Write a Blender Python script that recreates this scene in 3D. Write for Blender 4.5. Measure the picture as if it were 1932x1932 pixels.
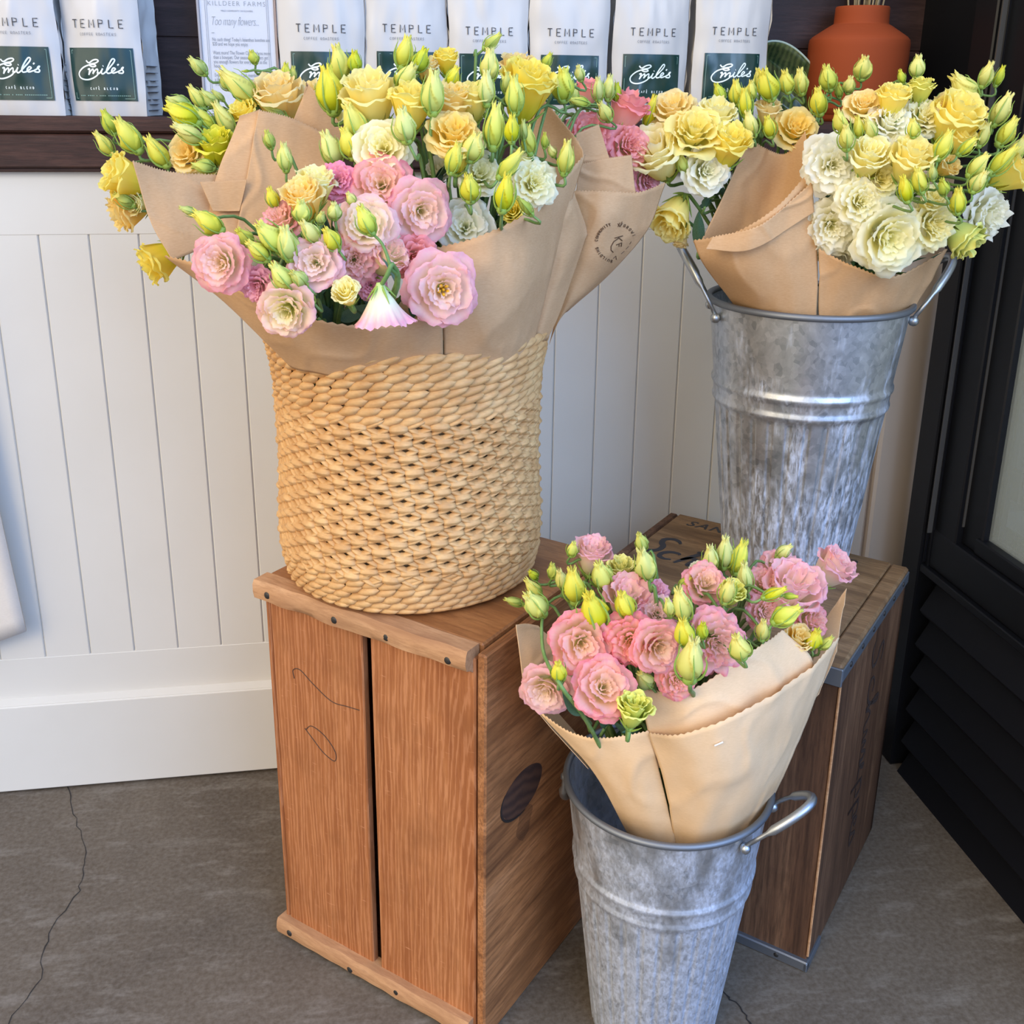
import bpy, math, random
from mathutils import Vector, Matrix, noise
C = bpy.context.scene.collection
R = random.Random(7)
PI = math.pi
for o in list(bpy.data.objects): bpy.data.objects.remove(o)

# ------------------------------------------------------------------ camera
F, TH, RO, PS, PCY, SZ = 1992.5, .3124, .0118, .1643, 818.4, 1932
EYE = Vector((0, 0, 1))
FW = Vector((math.sin(PS)*math.cos(TH), math.cos(PS)*math.cos(TH), -math.sin(TH)))
r0 = Vector((math.cos(PS), -math.sin(PS), 0)); u0 = r0.cross(FW)
RT = r0*math.cos(RO)+u0*math.sin(RO); UP = u0*math.cos(RO)-r0*math.sin(RO)
cd = bpy.data.cameras.new('camera'); cam = bpy.data.objects.new('camera', cd); C.objects.link(cam)
cd.sensor_fit = 'HORIZONTAL'; cd.sensor_width = 36; cd.lens = F/SZ*36
cd.shift_y = -(966-PCY)/SZ; cd.clip_start = .05
M = Matrix((RT, UP, -FW)).transposed().to_4x4(); M.translation = EYE; cam.matrix_world = M
bpy.context.scene.camera = cam
# ------------------------------------------------------------------ light
sc = bpy.context.scene
sc.view_settings.view_transform = 'Standard'; sc.view_settings.look = 'None'
sc.view_settings.gamma = 1; sc.view_settings.use_curve_mapping = False
sc.view_settings.exposure = 0.20
W = bpy.data.worlds.new('daylight'); sc.world = W; W.use_nodes = True
nt = W.node_tree; nt.nodes.clear()
tc = nt.nodes.new('ShaderNodeTexCoord'); sep = nt.nodes.new('ShaderNodeSeparateXYZ')
nt.links.new(tc.outputs['Generated'], sep.inputs[0])
rmp = nt.nodes.new('ShaderNodeMapRange'); rmp.inputs[1].default_value = -.45; rmp.inputs[2].default_value = .12
nt.links.new(sep.outputs['X'], rmp.inputs[0])
cr = nt.nodes.new('ShaderNodeValToRGB')
cr.color_ramp.elements[0].color = (.92, .84, .72, 1); cr.color_ramp.elements[1].color = (.24, .46, 1.0, 1)
nt.links.new(rmp.outputs[0], cr.inputs[0])
bg = nt.nodes.new('ShaderNodeBackground'); bg.inputs['Strength'].default_value = 1.8
nt.links.new(cr.outputs[0], bg.inputs[0])
wo = nt.nodes.new('ShaderNodeOutputWorld'); nt.links.new(bg.outputs[0], wo.inputs[0])

def area(name, loc, target, size, energy, col):
    l = bpy.data.lights.new(name, 'AREA'); l.shape = 'RECTANGLE'; l.size, l.size_y = size
    l.energy = energy; l.color = col
    o = bpy.data.objects.new(name, l); C.objects.link(o); o.location = loc
    o.rotation_euler = (Vector(target)-Vector(loc)).to_track_quat('-Z', 'Y').to_euler()
area('daylight_left', (-2.6, -1.9, 2.7), (.1, 1.2, .6), (2.0, 2.0), 70, (1, .79, .46))
area('daylight_front', (1.7, -1.9, 2.3), (.5, 1.05, .5), (2.6, 2.6), 80, (.56, .74, 1))

# ------------------------------------------------------------------ pixel -> place helpers
def ray(x, y): return FW+RT*((x-966)/F)-UP*((y-PCY)/F)
def P(x, y, Y):
    d = ray(x, y); return EYE+d*(Y/d.y)
def Pz(x, y, z):
    d = ray(x, y); return EYE+d*((z-1)/d.z)
# ------------------------------------------------------------------ mesh helpers
def mesh(name, V, Fc, mat=None, parent=None, smooth=True, uv=None, tag=None):
    m = bpy.data.meshes.new(name); m.from_pydata([tuple(v) for v in V], [], Fc); m.update()
    if smooth: m.polygons.foreach_set('use_smooth', [True]*len(m.polygons))
    if uv:
        L = m.uv_layers.new(name='UVMap')
        idx = [0]*len(m.loops); m.loops.foreach_get('vertex_index', idx)
        L.data.foreach_set('uv', [c for i in idx for c in uv[i]])
    o = bpy.data.objects.new(name, m); C.objects.link(o)
    if mat: m.materials.append(mat)
    if parent: o.parent = parent
    return o
def setp(o, label=None, cat=None, group=None, kind=None):
    if label: o['label'] = label
    if cat: o['category'] = cat
    if group: o['group'] = group
    if kind: o['kind'] = kind
    return o
def thing(name, label, cat, loc=(0, 0, 0), group=None, rz=0):
    o = bpy.data.objects.new(name, None); C.objects.link(o); o.location = loc; o.rotation_euler.z = rz
    o.empty_display_size = .02
    return setp(o, label, cat, group)
class MB:
    def __init__(s): s.V = []; s.F = []
    def add(s, V, F):
        n = len(s.V); s.V += [Vector(v) for v in V]; s.F += [tuple(i+n for i in f) for f in F]
    def box(s, a, b, bev=0, mtx=None):
        x0, y0, z0 = a; x1, y1, z1 = b
        if bev <= 0:
            V = [(x, y, z) for x in (x0, x1) for y in (y0, y1) for z in (z0, z1)]
            Fc = [(0, 1, 3, 2), (4, 6, 7, 5), (0, 4, 5, 1), (2, 3, 7, 6), (0, 2, 6, 4), (1, 5, 7, 3)]
        else:
            V = []; Fc = []; idx = {}
            for sx in (0, 1):
                for sy in (0, 1):
                    for sz in (0, 1):
                        c = (x1 if sx else x0, y1 if sy else y0, z1 if sz else z0)
                        d = (-bev if sx else bev, -bev if sy else bev, -bev if sz else bev)
                        for k in range(3):
                            p = [c[i]+(d[i] if i != k else 0) for i in range(3)]
                            idx[sx, sy, sz, k] = len(V); V.append(p)
            g = lambda a, k: idx[a[0], a[1], a[2], k]
            for k in range(3):
                i, j = [q for q in range(3) if q != k]
                for sgn in (0, 1):
                    q = []
                    for (u, v) in ((0, 0), (1, 0), (1, 1), (0, 1)):
                        a = [0, 0, 0]; a[k] = sgn; a[i] = u; a[j] = v; q.append(g(a, k))
                    Fc.append(tuple(q) if (sgn == 1) == (k != 1) else tuple(q[::-1]))
            for k in range(3):
                i, j = [q for q in range(3) if q != k]
                for u in (0, 1):
                    for v in (0, 1):
                        a = [0, 0, 0]; b = [0, 0, 0]; a[i] = b[i] = u; a[j] = b[j] = v; b[k] = 1
                        Fc.append((g(a, i), g(b, i), g(b, j), g(a, j)))
            for sx in (0, 1):
                for sy in (0, 1):
                    for sz in (0, 1): Fc.append(tuple(idx[sx, sy, sz, k] for k in range(3)))
        if mtx: V = [mtx @ Vector(v) for v in V]
        s.add(V, Fc); return s
    def tube(s, pts, rad, n=8, caps=True):
        pts = [Vector(p) for p in pts]; N = len(pts)
        if not hasattr(rad, '__len__'): rad = [rad]*N
        t = (pts[1]-pts[0]).normalized(); a = t.orthogonal().normalized(); V = []; Fc = []
        for i, p in enumerate(pts):
            t = (pts[min(i+1, N-1)]-pts[max(i-1, 0)])
            t = t.normalized() if t.length > 1e-9 else Vector((0, 0, 1))
            a = (a-t*a.dot(t)); a = a.normalized() if a.length > 1e-6 else t.orthogonal().normalized()
            b = t.cross(a)
            for k in range(n):
                A = 2*PI*k/n; V.append(p+(a*math.cos(A)+b*math.sin(A))*rad[i])
        for i in range(N-1):
            for k in range(n): Fc.append((i*n+k, i*n+(k+1) % n, (i+1)*n+(k+1) % n, (i+1)*n+k))
        if caps: Fc.append(tuple(range(n))[::-1]); Fc.append(tuple((N-1)*n+k for k in range(n)))
        s.add(V, Fc); return s
    def lathe(s, prof, n=48, cx=0, cy=0, rf=None, caps=(False, False)):
        V = []; Fc = []
        for i, (r, z) in enumerate(prof):
            for k in range(n):
                A = 2*PI*k/n; q = r*(rf(A, i) if rf else 1)
                V.append((cx+q*math.cos(A), cy+q*math.sin(A), z))
        for i in range(len(prof)-1):
            for k in range(n): Fc.append((i*n+k, i*n+(k+1) % n, (i+1)*n+(k+1) % n, (i+1)*n+k))
        if caps[0]: Fc.append(tuple(range(n))[::-1])
        if caps[1]: Fc.append(tuple((len(prof)-1)*n+k for k in range(n)))
        s.add(V, Fc); return s
    def ball(s, c, r, n=10, sc=(1, 1, 1)):
        V = []; Fc = []; c = Vector(c); m = n//2
        for i in range(m+1):
            t = PI*i/m
            for k in range(n):
                A = 2*PI*k/n; V.append(c+Vector((math.sin(t)*math.cos(A)*r*sc[0], math.sin(t)*math.sin(A)*r*sc[1], math.cos(t)*r*sc[2])))
        for i in range(m):
            for k in range(n): Fc.append((i*n+k, (i+1)*n+k, (i+1)*n+(k+1) % n, i*n+(k+1) % n))
        s.add(V, Fc); return s
    def build(s, name, mat, parent=None, smooth=False):
        return mesh(name, s.V, s.F, mat, parent, smooth)
def autosmooth(o, ang=35):
    # smooth only where faces meet gently: mark the others sharp
    m = o.data; m.polygons.foreach_set('use_smooth', [True]*len(m.polygons))
    m.set_sharp_from_angle(angle=math.radians(ang)); return o
def cr1(p, t):
    n = len(p)-1
    if n == 1: return p[0].lerp(p[1], t)
    x = min(max(t*n, 0), n-1e-6); i = int(x); f = x-i
    a = p[i-1] if i > 0 else p[0]*2-p[1]; b = p[i]; c = p[i+1]; d = p[i+2] if i+2 <= n else p[n]*2-p[n-1]
    return .5*((2*b)+(c-a)*f+(2*a-5*b+4*c-d)*f*f+(3*b-a-3*c+d)*f**3)
def path(pts, n): return [cr1([Vector(p) for p in pts], i/(n-1)) for i in range(n)]

# ------------------------------------------------------------------ materials
class NT:
    def __init__(s, name):
        s.m = bpy.data.materials.new(name); s.m.use_nodes = True; s.t = s.m.node_tree
        s.b = s.t.nodes['Principled BSDF']
    def n(s, kind, **kw):
        q = s.t.nodes.new('ShaderNode'+kind)
        for k, v in kw.items():
            if k.startswith('i_'): q.inputs[k[2:].replace('_', ' ')].default_value = v
            else: setattr(q, k, v)
        return q
    def l(s, a, b): s.t.links.new(a, b)
    def coord(s, scale=(1, 1, 1), which='Object', rot=(0, 0, 0)):
        t = s.n('TexCoord'); mp = s.n('Mapping'); mp.inputs['Scale'].default_value = scale; mp.inputs['Rotation'].default_value = rot
        s.l(t.outputs[which], mp.inputs[0]); return mp.outputs[0]
    def noise(s, co, scale, detail=6, rough=.6, dist=0):
        q = s.n('TexNoise'); s.l(co, q.inputs['Vector']); q.inputs['Scale'].default_value = scale
        q.inputs['Detail'].default_value = detail; q.inputs['Roughness'].default_value = rough; q.inputs['Distortion'].default_value = dist
        return q.outputs['Fac']
    def ramp(s, fac, stops):
        q = s.n('ValToRGB'); e = q.color_ramp.elements
        while len(e) < len(stops): e.new(.5)
        for i, (p, c) in enumerate(stops):
            e[i].position = p; e[i].color = (*c, 1)
        s.l(fac, q.inputs[0]); return q.outputs[0]
    def mix(s, fac, a, b, mode='MIX'):
        q = s.n('Mix', data_type='RGBA', blend_type=mode)
        for sock, v in ((q.inputs[0], fac), (q.inputs[6], a), (q.inputs[7], b)):
            if hasattr(v, 'is_output'): s.l(v, sock)
            elif isinstance(v, (int, float)): sock.default_value = v
            else: sock.default_value = (*v, 1)
        return q.outputs[2]
    def bump(s, h, st=.3, d=.002):
        q = s.n('Bump'); q.inputs['Strength'].default_value = st; q.inputs['Distance'].default_value = d
        s.l(h, q.inputs['Height']); s.l(q.outputs[0], s.b.inputs['Normal'])
    def base(s, c, rough=.6, metal=0, spec=.5):
        if hasattr(c, 'is_output'): s.l(c, s.b.inputs['Base Color'])
        else: s.b.inputs['Base Color'].default_value = (*c, 1)
        if hasattr(rough, 'is_output'): s.l(rough, s.b.inputs['Roughness'])
        else: s.b.inputs['Roughness'].default_value = rough
        s.b.inputs['Metallic'].default_value = metal; s.b.inputs['Specular IOR Level'].default_value = spec
        return s.m
def flat(name, c, rough=.6, metal=0, spec=.5): return NT(name).base(c, rough, metal, spec)

def m_paint():
    t = NT('white_paint'); co = t.coord()
    c = t.ramp(t.noise(co, 3, 4), [(.3, (.65, .61, .53)), (.7, (.695, .655, .575))])
    t.bump(t.noise(co, 90, 3), .06, .001); return t.base(c, .5, 0, .3)
def m_concrete():
    t = NT('concrete'); co = t.coord()
    a = t.noise(co, 2.2, 8, .65, .6); b = t.noise(t.coord((9, 26, 9), rot=(0, 0, .2)), 1.2, 8, .7); d = t.noise(co, 160, 3)
    c = t.ramp(a, [(.28, (.058, .043, .028)), (.5, (.106, .080, .052)), (.75, (.152, .118, .080))])
    c = t.mix(t.ramp(b, [(.52, (0, 0, 0)), (.72, (1, 1, 1))]), c, (.215, .185, .148)); c = t.mix(.25, c, t.ramp(d, [(.3, (.06, .05, .045)), (.7, (.28, .25, .22))]))
    t.bump(b, .25, .003); return t.base(c, .8, 0, .25)
def m_wood(name, dark, mid, light, sc=(3, 3, 42), rough=.6, stain=0, grain=0, gd=(1, 1, 1)):
    t = NT(name); co = t.coord(sc)
    lo = t.noise(co, .8, 6, .6, 1.2)
    fine = t.noise(t.coord(tuple(v*5 for v in sc)), 2, 6, .7)
    c = t.ramp(lo, [(.28, dark), (.5, mid), (.74, light)])
    c = t.mix(t.ramp(fine, [(.42, (0, 0, 0)), (.62, (.6, .6, .6))]), c, dark)
    if grain:
        w = t.n('TexWave', wave_type='RINGS', rings_direction='SPHERICAL'); t.l(t.coord(gd), w.inputs[0])
        w.inputs['Scale'].default_value = 60; w.inputs['Distortion'].default_value = 9; w.inputs['Detail'].default_value = 4; w.inputs['Detail Scale'].default_value = 1.6; w.inputs['Detail Roughness'].default_value = .6
        c = t.mix(t.ramp(w.outputs['Fac'], [(.62, (0, 0, 0)), (.93, (grain, grain, grain))]), c, tuple(min(1, v*1.5+.06) for v in light))
        c = t.mix(t.ramp(w.outputs['Fac'], [(.0, (grain*.8, grain*.8, grain*.8)), (.25, (0, 0, 0))]), c, dark)
        sc2 = t.noise(t.coord((9, 9, 60)), 6, 3, .7)
        c = t.mix(t.ramp(sc2, [(.66, (0, 0, 0)), (.76, (.5, .5, .5))]), c, tuple(min(1, v*1.4+.08) for v in light))
    st = t.noise(t.coord((1, 1, 1)), 9, 5, .6)
    c = t.mix(t.ramp(st, [(.50, (0, 0, 0)), (.72, (.5+stain, .5+stain, .5+stain))]), c, tuple(v*.55 for v in mid))
    t.bump(fine, .25, .0012); return t.base(c, rough, 0, .3)
def m_galv(name, ox=.5, sc=(120, 120, 26), lo=.40, hi=.60, top=1):
    t = NT(name); co = t.coord(); tcn = t.n('TexCoord'); sz = t.n('SeparateXYZ'); t.l(tcn.outputs['Object'], sz.inputs[0])
    v = t.n('TexVoronoi'); t.l(t.coord((1, 1, .8)), v.inputs['Vector']); v.inputs['Scale'].default_value = 170
    sx = t.n('SeparateColor'); t.l(v.outputs['Color'], sx.inputs[0])
    n1 = t.noise(co, 26, 6, .65, .8)
    fl = t.ramp(sx.outputs[0], [(.0, (.28, .30, .315)), (.22, (.44, .455, .47)), (.75, (.56, .575, .59)), (1, (.66, .675, .69))])
    sp = t.mix(.5, fl, t.ramp(n1, [(.34, (.27, .29, .305)), (.66, (.66, .675, .69))]))
    st = t.noise(t.coord(sc), 1.6, 8, .72, .4)
    stc = t.noise(t.coord((20, 20, 9)), 1.5, 4, .6)
    g = t.n('MapRange'); t.l(sz.outputs['Z'], g.inputs[0]); g.inputs[1].default_value = 0; g.inputs[2].default_value = .30; g.inputs[3].default_value = .30*ox+.04; g.inputs[4].default_value = -.22+ox*.25
    ad = t.n('Math', operation='ADD'); t.l(stc, ad.inputs[0]); t.l(g.outputs[0], ad.inputs[1])
    ml = t.n('Math', operation='MULTIPLY'); t.l(t.ramp(st, [(lo, (0, 0, 0)), (hi, (top, top, top))]), ml.inputs[0])
    t.l(t.ramp(ad.outputs[0], [(.42, (0, 0, 0)), (.62, (.9, .9, .9))]), ml.inputs[1])
    c = t.mix(ml.outputs[0], sp, (.64, .70, .84))  # zinc oxide tint, with the bluish cast of the light put into it
    mt = t.n('Math', operation='MULTIPLY_ADD'); t.l(ml.outputs[0], mt.inputs[0]); mt.inputs[1].default_value = -.6; mt.inputs[2].default_value = .85
    t.l(mt.outputs[0], t.b.inputs['Metallic'])
    rg = t.n('Math', operation='MULTIPLY_ADD'); t.l(ml.outputs[0], rg.inputs[0]); rg.inputs[1].default_value = .3; rg.inputs[2].default_value = .38
    t.bump(st, .10, .0008)
    t.l(c, t.b.inputs['Base Color']); t.l(rg.outputs[0], t.b.inputs['Roughness'])
    return t.m
def m_straw(name, a, b):
    t = NT(name); co = t.coord((30, 30, 160)); f = t.noise(co, 3, 5, .6, .3); g = t.noise(t.coord(), 45, 3)
    c = t.mix(t.ramp(g, [(.4, (0, 0, 0)), (.65, (1, 1, 1))]), a, b); c = t.mix(t.ramp(f, [(.45, (0, 0, 0)), (.75, (.45, .45, .45))]), c, (.38, .21, .09))
    t.bump(f, .25, .0006); return t.base(c, .55, 0, .35)
def m_kraft(name, c0, c1):
    t = NT(name); co = t.coord(); a = t.noise(co, 14, 4); f = t.noise(t.coord((1, 1, 6)), 240, 3)
    c = t.ramp(a, [(.3, c0), (.7, c1)]); c = t.mix(.12, c, t.ramp(f, [(.3, (.25, .15, .08)), (.7, (.8, .6, .42))]))
    t.bump(t.noise(co, 38, 5), .18, .0015)
    return t.base(c, .72, 0, .2)
def m_petal(name, base, mid, edge, trans=.25, sheen=0):
    t = NT(name); uv = t.n('TexCoord'); s = t.n('SeparateXYZ'); t.l(uv.outputs['UV'], s.inputs[0])
    mp = t.n('Mapping'); mp.inputs['Scale'].default_value = (16, 1.4, 1); t.l(uv.outputs['UV'], mp.inputs[0])
    st = t.noise(mp.outputs[0], 1.5, 3)
    c = t.ramp(s.outputs['Y'], [(.0, base), (.42, mid), (.88, edge), (1, tuple(min(1, v*1.06) for v in edge))])
    c = t.mix(t.ramp(st, [(.4, (0, 0, 0)), (.7, (.35, .35, .35))]), c, mid)
    oi = t.n('ObjectInfo'); hs = t.n('HueSaturation'); t.l(c, hs.inputs['Color'])
    mr = t.n('MapRange'); t.l(oi.outputs['Random'], mr.inputs[0]); mr.inputs[3].default_value = .82; mr.inputs[4].default_value = 1.12
    t.l(mr.outputs[0], hs.inputs['Saturation']); 
    t.base(hs.outputs[0], .55, 0, .25)
    tr = t.n('BsdfTranslucent'); t.l(hs.outputs[0], tr.inputs['Color']); mx = t.n('MixShader'); mx.inputs[0].default_value = trans
    out = t.t.nodes['Material Output']; t.l(t.b.outputs[0], mx.inputs[1]); t.l(tr.outputs[0], mx.inputs[2]); t.l(mx.outputs[0], out.inputs[0])
    return t.m
def m_green(name, a, b):
    t = NT(name); c = t.ramp(t.noise(t.coord(), 60, 3), [(.3, a), (.7, b)]); return t.base(c, .5, 0, .3)

PAINT = m_paint(); CONC = m_concrete()
SHELF = m_wood('dark_stained_wood', (.020, .0085, .0055), (.050, .020, .0135), (.095, .042, .028), (3, 30, 30), .5)
BACKP = m_wood('dark_panel_wood', (.018, .010, .009), (.042, .022, .020), (.07, .04, .036), (3, 30, 30), .5)
CRW = m_wood('redwood_board', (.23, .070, .022), (.37, .135, .045), (.47, .20, .078), (26, 26, 1.6), .55, 0, .24, (1, 1, .085))
CRS = m_wood('crate_end_board', (.11, .040, .014), (.40, .165, .058), (.54, .25, .105), (34, 2.2, 26), .6, .35)
CRT = m_wood('crate_top_board', (.20, .075, .026), (.36, .150, .05), (.46, .21, .075), (4, 26, 26), .45)
CRL = m_wood('crate_cleat', (.33, .16, .075), (.50, .27, .13), (.62, .38, .21), (5, 30, 30), .7)
SDW = m_wood('soda_crate_board', (.030, .014, .008), (.135, .064, .032), (.26, .135, .068), (22, 22, 1.6), .6, .45)
SDT = m_wood('soda_crate_top', (.10, .055, .026), (.235, .135, .062), (.34, .21, .105), (4, 30, 30), .6)
GALV = m_galv('galvanised_metal', .42); GALV2 = m_galv('oxidised_metal', 1.0, (150, 150, 80), .26, .70, .9)
STEEL = flat('handle_steel', (.42, .44, .45), .35, .9)
BAND = flat('band_metal', (.20, .215, .235), .5, .75); DARKM = flat('nail_iron', (.05, .045, .04), .5, .6)
STRAW = m_straw('hyacinth_straw', (.56, .305, .115), (.67, .41, .175)); STRAWD = flat('straw_gap_shade', (.33, .18, .07), .9)  # liner coloured darker than the straw, painting shade into the weave gaps
KRAFT = m_kraft('kraft_paper', (.50, .285, .130), (.58, .345, .170)); KRAFT2 = m_kraft('pale_kraft_paper', (.76, .50, .27), (.83, .57, .33))
INK = flat('brown_ink', (.10, .05, .02), .7); INKB = flat('black_ink', (.025, .025, .03), .6); INKG = flat('grey_ink', (.16, .17, .19), .6)
BAG = flat('bag_white', (.545, .52, .49), .38, 0, .45); BAGS = flat('bag_side', (.62, .59, .55), .5)
LABEL = flat('label_green', (.010, .040, .034), .18, 0, .7); LWHITE = flat('label_white', (.80, .88, .84), .4); LLINE = flat('label_line', (.22, .36, .30), .4)
TERRA = flat('terracotta', (.27, .052, .015), .75, 0, .2); BLACK = flat('black_paint', (.0045, .005, .007), .42, 0, .28); BLACK2 = flat('black_matte', (.0035, .004, .007), .55, 0, .25)
STEM = m_green('stem_green', (.10, .19, .045), (.20, .32, .10)); LEAF = m_green('leaf_green', (.035, .085, .045), (.10, .19, .11)); SEPAL = m_green('sepal_green', (.20, .32, .05), (.34, .46, .09))
CLOTH = m_kraft('canvas_cloth', (.66, .59, .50), (.72, .66, .57)); STRAWDRY = flat('dry_straw', (.30, .24, .14), .8)
PINK = m_petal('petal_pink', (.88, .88, .46), (.97, .72, .56), (.96, .30, .37), .45)
PALEP = m_petal('petal_pale_pink', (.88, .88, .50), (.98, .80, .66), (.98, .47, .55), .48)
LILAC = m_petal('petal_lilac_pink', (.82, .74, .48), (.94, .54, .58), (.95, .38, .52), .42)
CORAL = m_petal('petal_coral', (.88, .68, .42), (.96, .48, .42), (.98, .35, .37), .45)
BLUSH = m_petal('petal_blush', (.76, .82, .34), (.97, .88, .58), (.98, .55, .55), .45)
YEL = m_petal('petal_yellow', (.80, .80, .10), (1.0, .85, .18), (1.0, .90, .33), .5)
PEACH = m_petal('petal_peach_yellow', (.88, .80, .18), (1.0, .78, .24), (1.0, .85, .44), .5)
CREAM = m_petal('petal_cream', (.88, .86, .34), (1.0, .95, .60), (1.0, .97, .78), .52)
WHITE = m_petal('petal_white', (.86, .87, .50), (1.0, .97, .78), (1.0, .985, .88), .52)
PALEY = m_petal('petal_pale_yellow', (.86, .84, .22), (1.0, .91, .40), (1.0, .95, .62), .5)
GRN = m_petal('petal_green_yellow', (.34, .46, .06), (.62, .68, .10), (.84, .80, .16), .15)
BUDM = m_petal('bud_yellow_green', (.34, .44, .05), (.70, .68, .08), (.90, .80, .17), .25)
BUDP = m_petal('bud_pale_green', (.36, .48, .08), (.68, .72, .14), (.88, .84, .22), .25)
BUDG = m_petal('bud_green', (.24, .36, .05), (.46, .54, .08), (.74, .72, .12), .22)
TRUMP = m_petal('petal_trumpet', (.50, .66, .20), (.92, .92, .66), (.96, .44, .52))
STAM = flat('stamen_yellow', (.80, .45, .02), .6)
MATS = dict(pink=PINK, palep=PALEP, lilac=LILAC, coral=CORAL, blush=BLUSH, yel=YEL, peach=PEACH, cream=CREAM, white=WHITE, paley=PALEY, grn=GRN, bud=BUDM, budp=BUDP, budg=BUDG, trump=TRUMP)

# ------------------------------------------------------------------ setting
WY = 1.4443
b = MB(); b.box((-3.2, -3.2, -.05), (2.6, 1.9, 0)); fl = b.build('floor', CONC); setp(fl, kind='structure')
def crack(pts, w):
    p3 = [Pz(x, y, .0006) for x, y in pts]; q = []
    for i in range(len(p3)-1):
        for k in range(6):
            a = p3[i].lerp(p3[i+1], k/6); q.append(a+Vector((R.uniform(-1, 1)*.003, R.uniform(-1, 1)*.003, 0)))
    q.append(p3[-1]); V = []; Fc = []
    for i, p in enumerate(q):
        d = (q[min(i+1, len(q)-1)]-q[max(i-1, 0)]).normalized(); n = Vector((-d.y, d.x, 0)); ww = w*R.uniform(.5, 1.2)
        V += [p-n*ww, p+n*ww]
        if i: Fc.append((2*i-2, 2*i-1, 2*i+1, 2*i))
    o = mesh('floor_crack', V, Fc, flat('crack_dark', (.02, .016, .013), .9), fl, False); return o
crack([(128, 1480), (145, 1545), (163, 1620), (150, 1680), (90, 1760), (75, 1845), (16, 1932)], .0006)
crack([(1363, 1872), (1400, 1905), (1435, 1950)], .0011)
# back wall: boards with grooves, rails, baseboard
b = MB(); b.box((-3.2, WY+.0028, 0), (1.05, WY+.06, .92))
X0, S = -.3787, .0617
for k in range(-46, 24):
    x = X0+k*S
    if x > 1.0: break
    b.box((x+.0006, WY, .19), (x+S-.0006, WY+.013, .84), .0013)
b.box((-3.2, WY-.0006, .8195), (1.05, WY+.013, .915), .001)
b.box((-3.2, WY-.0006, .10), (1.05, WY+.013, .2155), .001)
setp(autosmooth(b.build('wall_back', PAINT)), kind='structure')
b = MB(); b.box((-3.2, WY-.016, .004), (1.05, WY, .146), .002); b.add([(-3.2, WY-.016, .1445), (1.05, WY-.016, .1445), (1.05, WY, .1515), (-3.2, WY, .1515)], [(0, 1, 2, 3)])
setp(autosmooth(b.build('baseboard_back', PAINT)), kind='structure')
b = MB(); b.box((.70, WY-.014, .0), (.775, WY+.001, .905), .003).box((.775, WY-.024, 0), (.80, WY+.001, .905), .006).box((.80, WY-.034, 0), (1.0, WY, .905), .004)
setp(autosmooth(b.build('trim_1', flat('beige_trim_paint', (.55, .44, .335), .5, 0, .3))), kind='structure')
# shelf and dark panel above
b = MB(); b.box((-3.2, WY-.022, .9465), (.90, 1.56, .9665), .003).box((-3.2, WY-.019, .9045), (.90, 1.5, .9455), .002).box((-3.2, WY-.012, .899), (.90, 1.5, .9045), .001)
setp(autosmooth(b.build('trim_2', SHELF)), kind='structure')
b = MB()
for i in range(5): b.box((-3.2, 1.535, .96+i*.105), (.858, 1.56, .96+i*.105+.1035), .001)
b.box((-3.2, 1.537, .93), (.858, 1.57, 2.2))
setp(b.build('wall_upper', BACKP), kind='structure')
# black door at right
XD = .826
d1 = MB(); d1.box((XD, 1.306, 0), (XD+.06, 1.352, .97), .002).box((XD+.03, 1.352, .965), (XD+.08, 1.60, 2.0), .001).box((XD, 1.306, .97), (XD+.06, 1.356, 2.0), .002)
d1.box((XD+.008, 1.296, .346), (XD+.05, 1.306, 2.0), .001)
door = autosmooth(d1.build('door_1', BLACK)); setp(door, kind='structure')
b = MB(); b.box((XD+.002, .72, .335), (XD+.05, 1.306, .347), .0015).box((XD+.010, .72, .347), (XD+.05, 1.300, .405), .002).box((XD+.012, 1.245, .40), (XD+.05, 1.300, 2.0), .002)
b.box((XD+.022, 1.200, .405), (XD+.05, 1.245, 2.0), .002); b.box((XD+.004, 1.303, .35), (XD+.012, 1.306, 2.0), .0008).box((XD+.018, .72, .405), (XD+.05, 1.21, .428), .002)
b.box((XD+.04, 1.192, .43), (XD+.05, 1.203, 2.0), .001)
autosmooth(b.build('door_frame', BLACK, door))
b = MB(); b.box((XD+.0005, 1.2955, .40), (XD+.0072, 1.2975, 2.0)).box((XD+.019, 1.2435, .43), (XD+.0225, 1.2455, 2.0)); b.build('door_highlight', flat('painted_highlight', (.06, .06, .06), .25), door)  # lighter grey strips paint highlight lines onto the black frame
b = MB(); b.box((XD+.032, .72, .425), (XD+.036, 1.205, 2.0)); 
gm = NT('door_glass'); gm.base((.7, .8, .8), .03, 0, .6); gm.b.inputs['Alpha'].default_value = .25
b.build('door_glass', gm.m, door)
b = MB()
for k in range(6):
    z = .335-.056*k
    V = [(XD+.002, .72, z-.056), (XD+.002, 1.29, z-.056), (XD+.030, 1.29, z-.004), (XD+.030, .72, z-.004), (XD+.006, .72, z-.062), (XD+.006, 1.29, z-.062)]
    b.add(V, [(0, 1, 2, 3), (0, 4, 5, 1)])
b.box((XD+.03, .72, 0), (XD+.05, 1.306, .34)); b.build('louvre', BLACK2, door)
b = MB(); b.box((XD+.10, 1.03, .44), (XD+.12, 1.17, 2.0), .002); b.build('door_pale_panel', flat('pale_panel', (.24, .33, .37), .7), door)  # added panel, its pale blue colour imitating a wall reflection in the glass
b = MB(); b.box((XD+.09, .72, .36), (XD+.4, 1.3, .425)); b.build('sill_inside', flat('sill_grey', (.05, .055, .055), .6), door)
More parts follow.
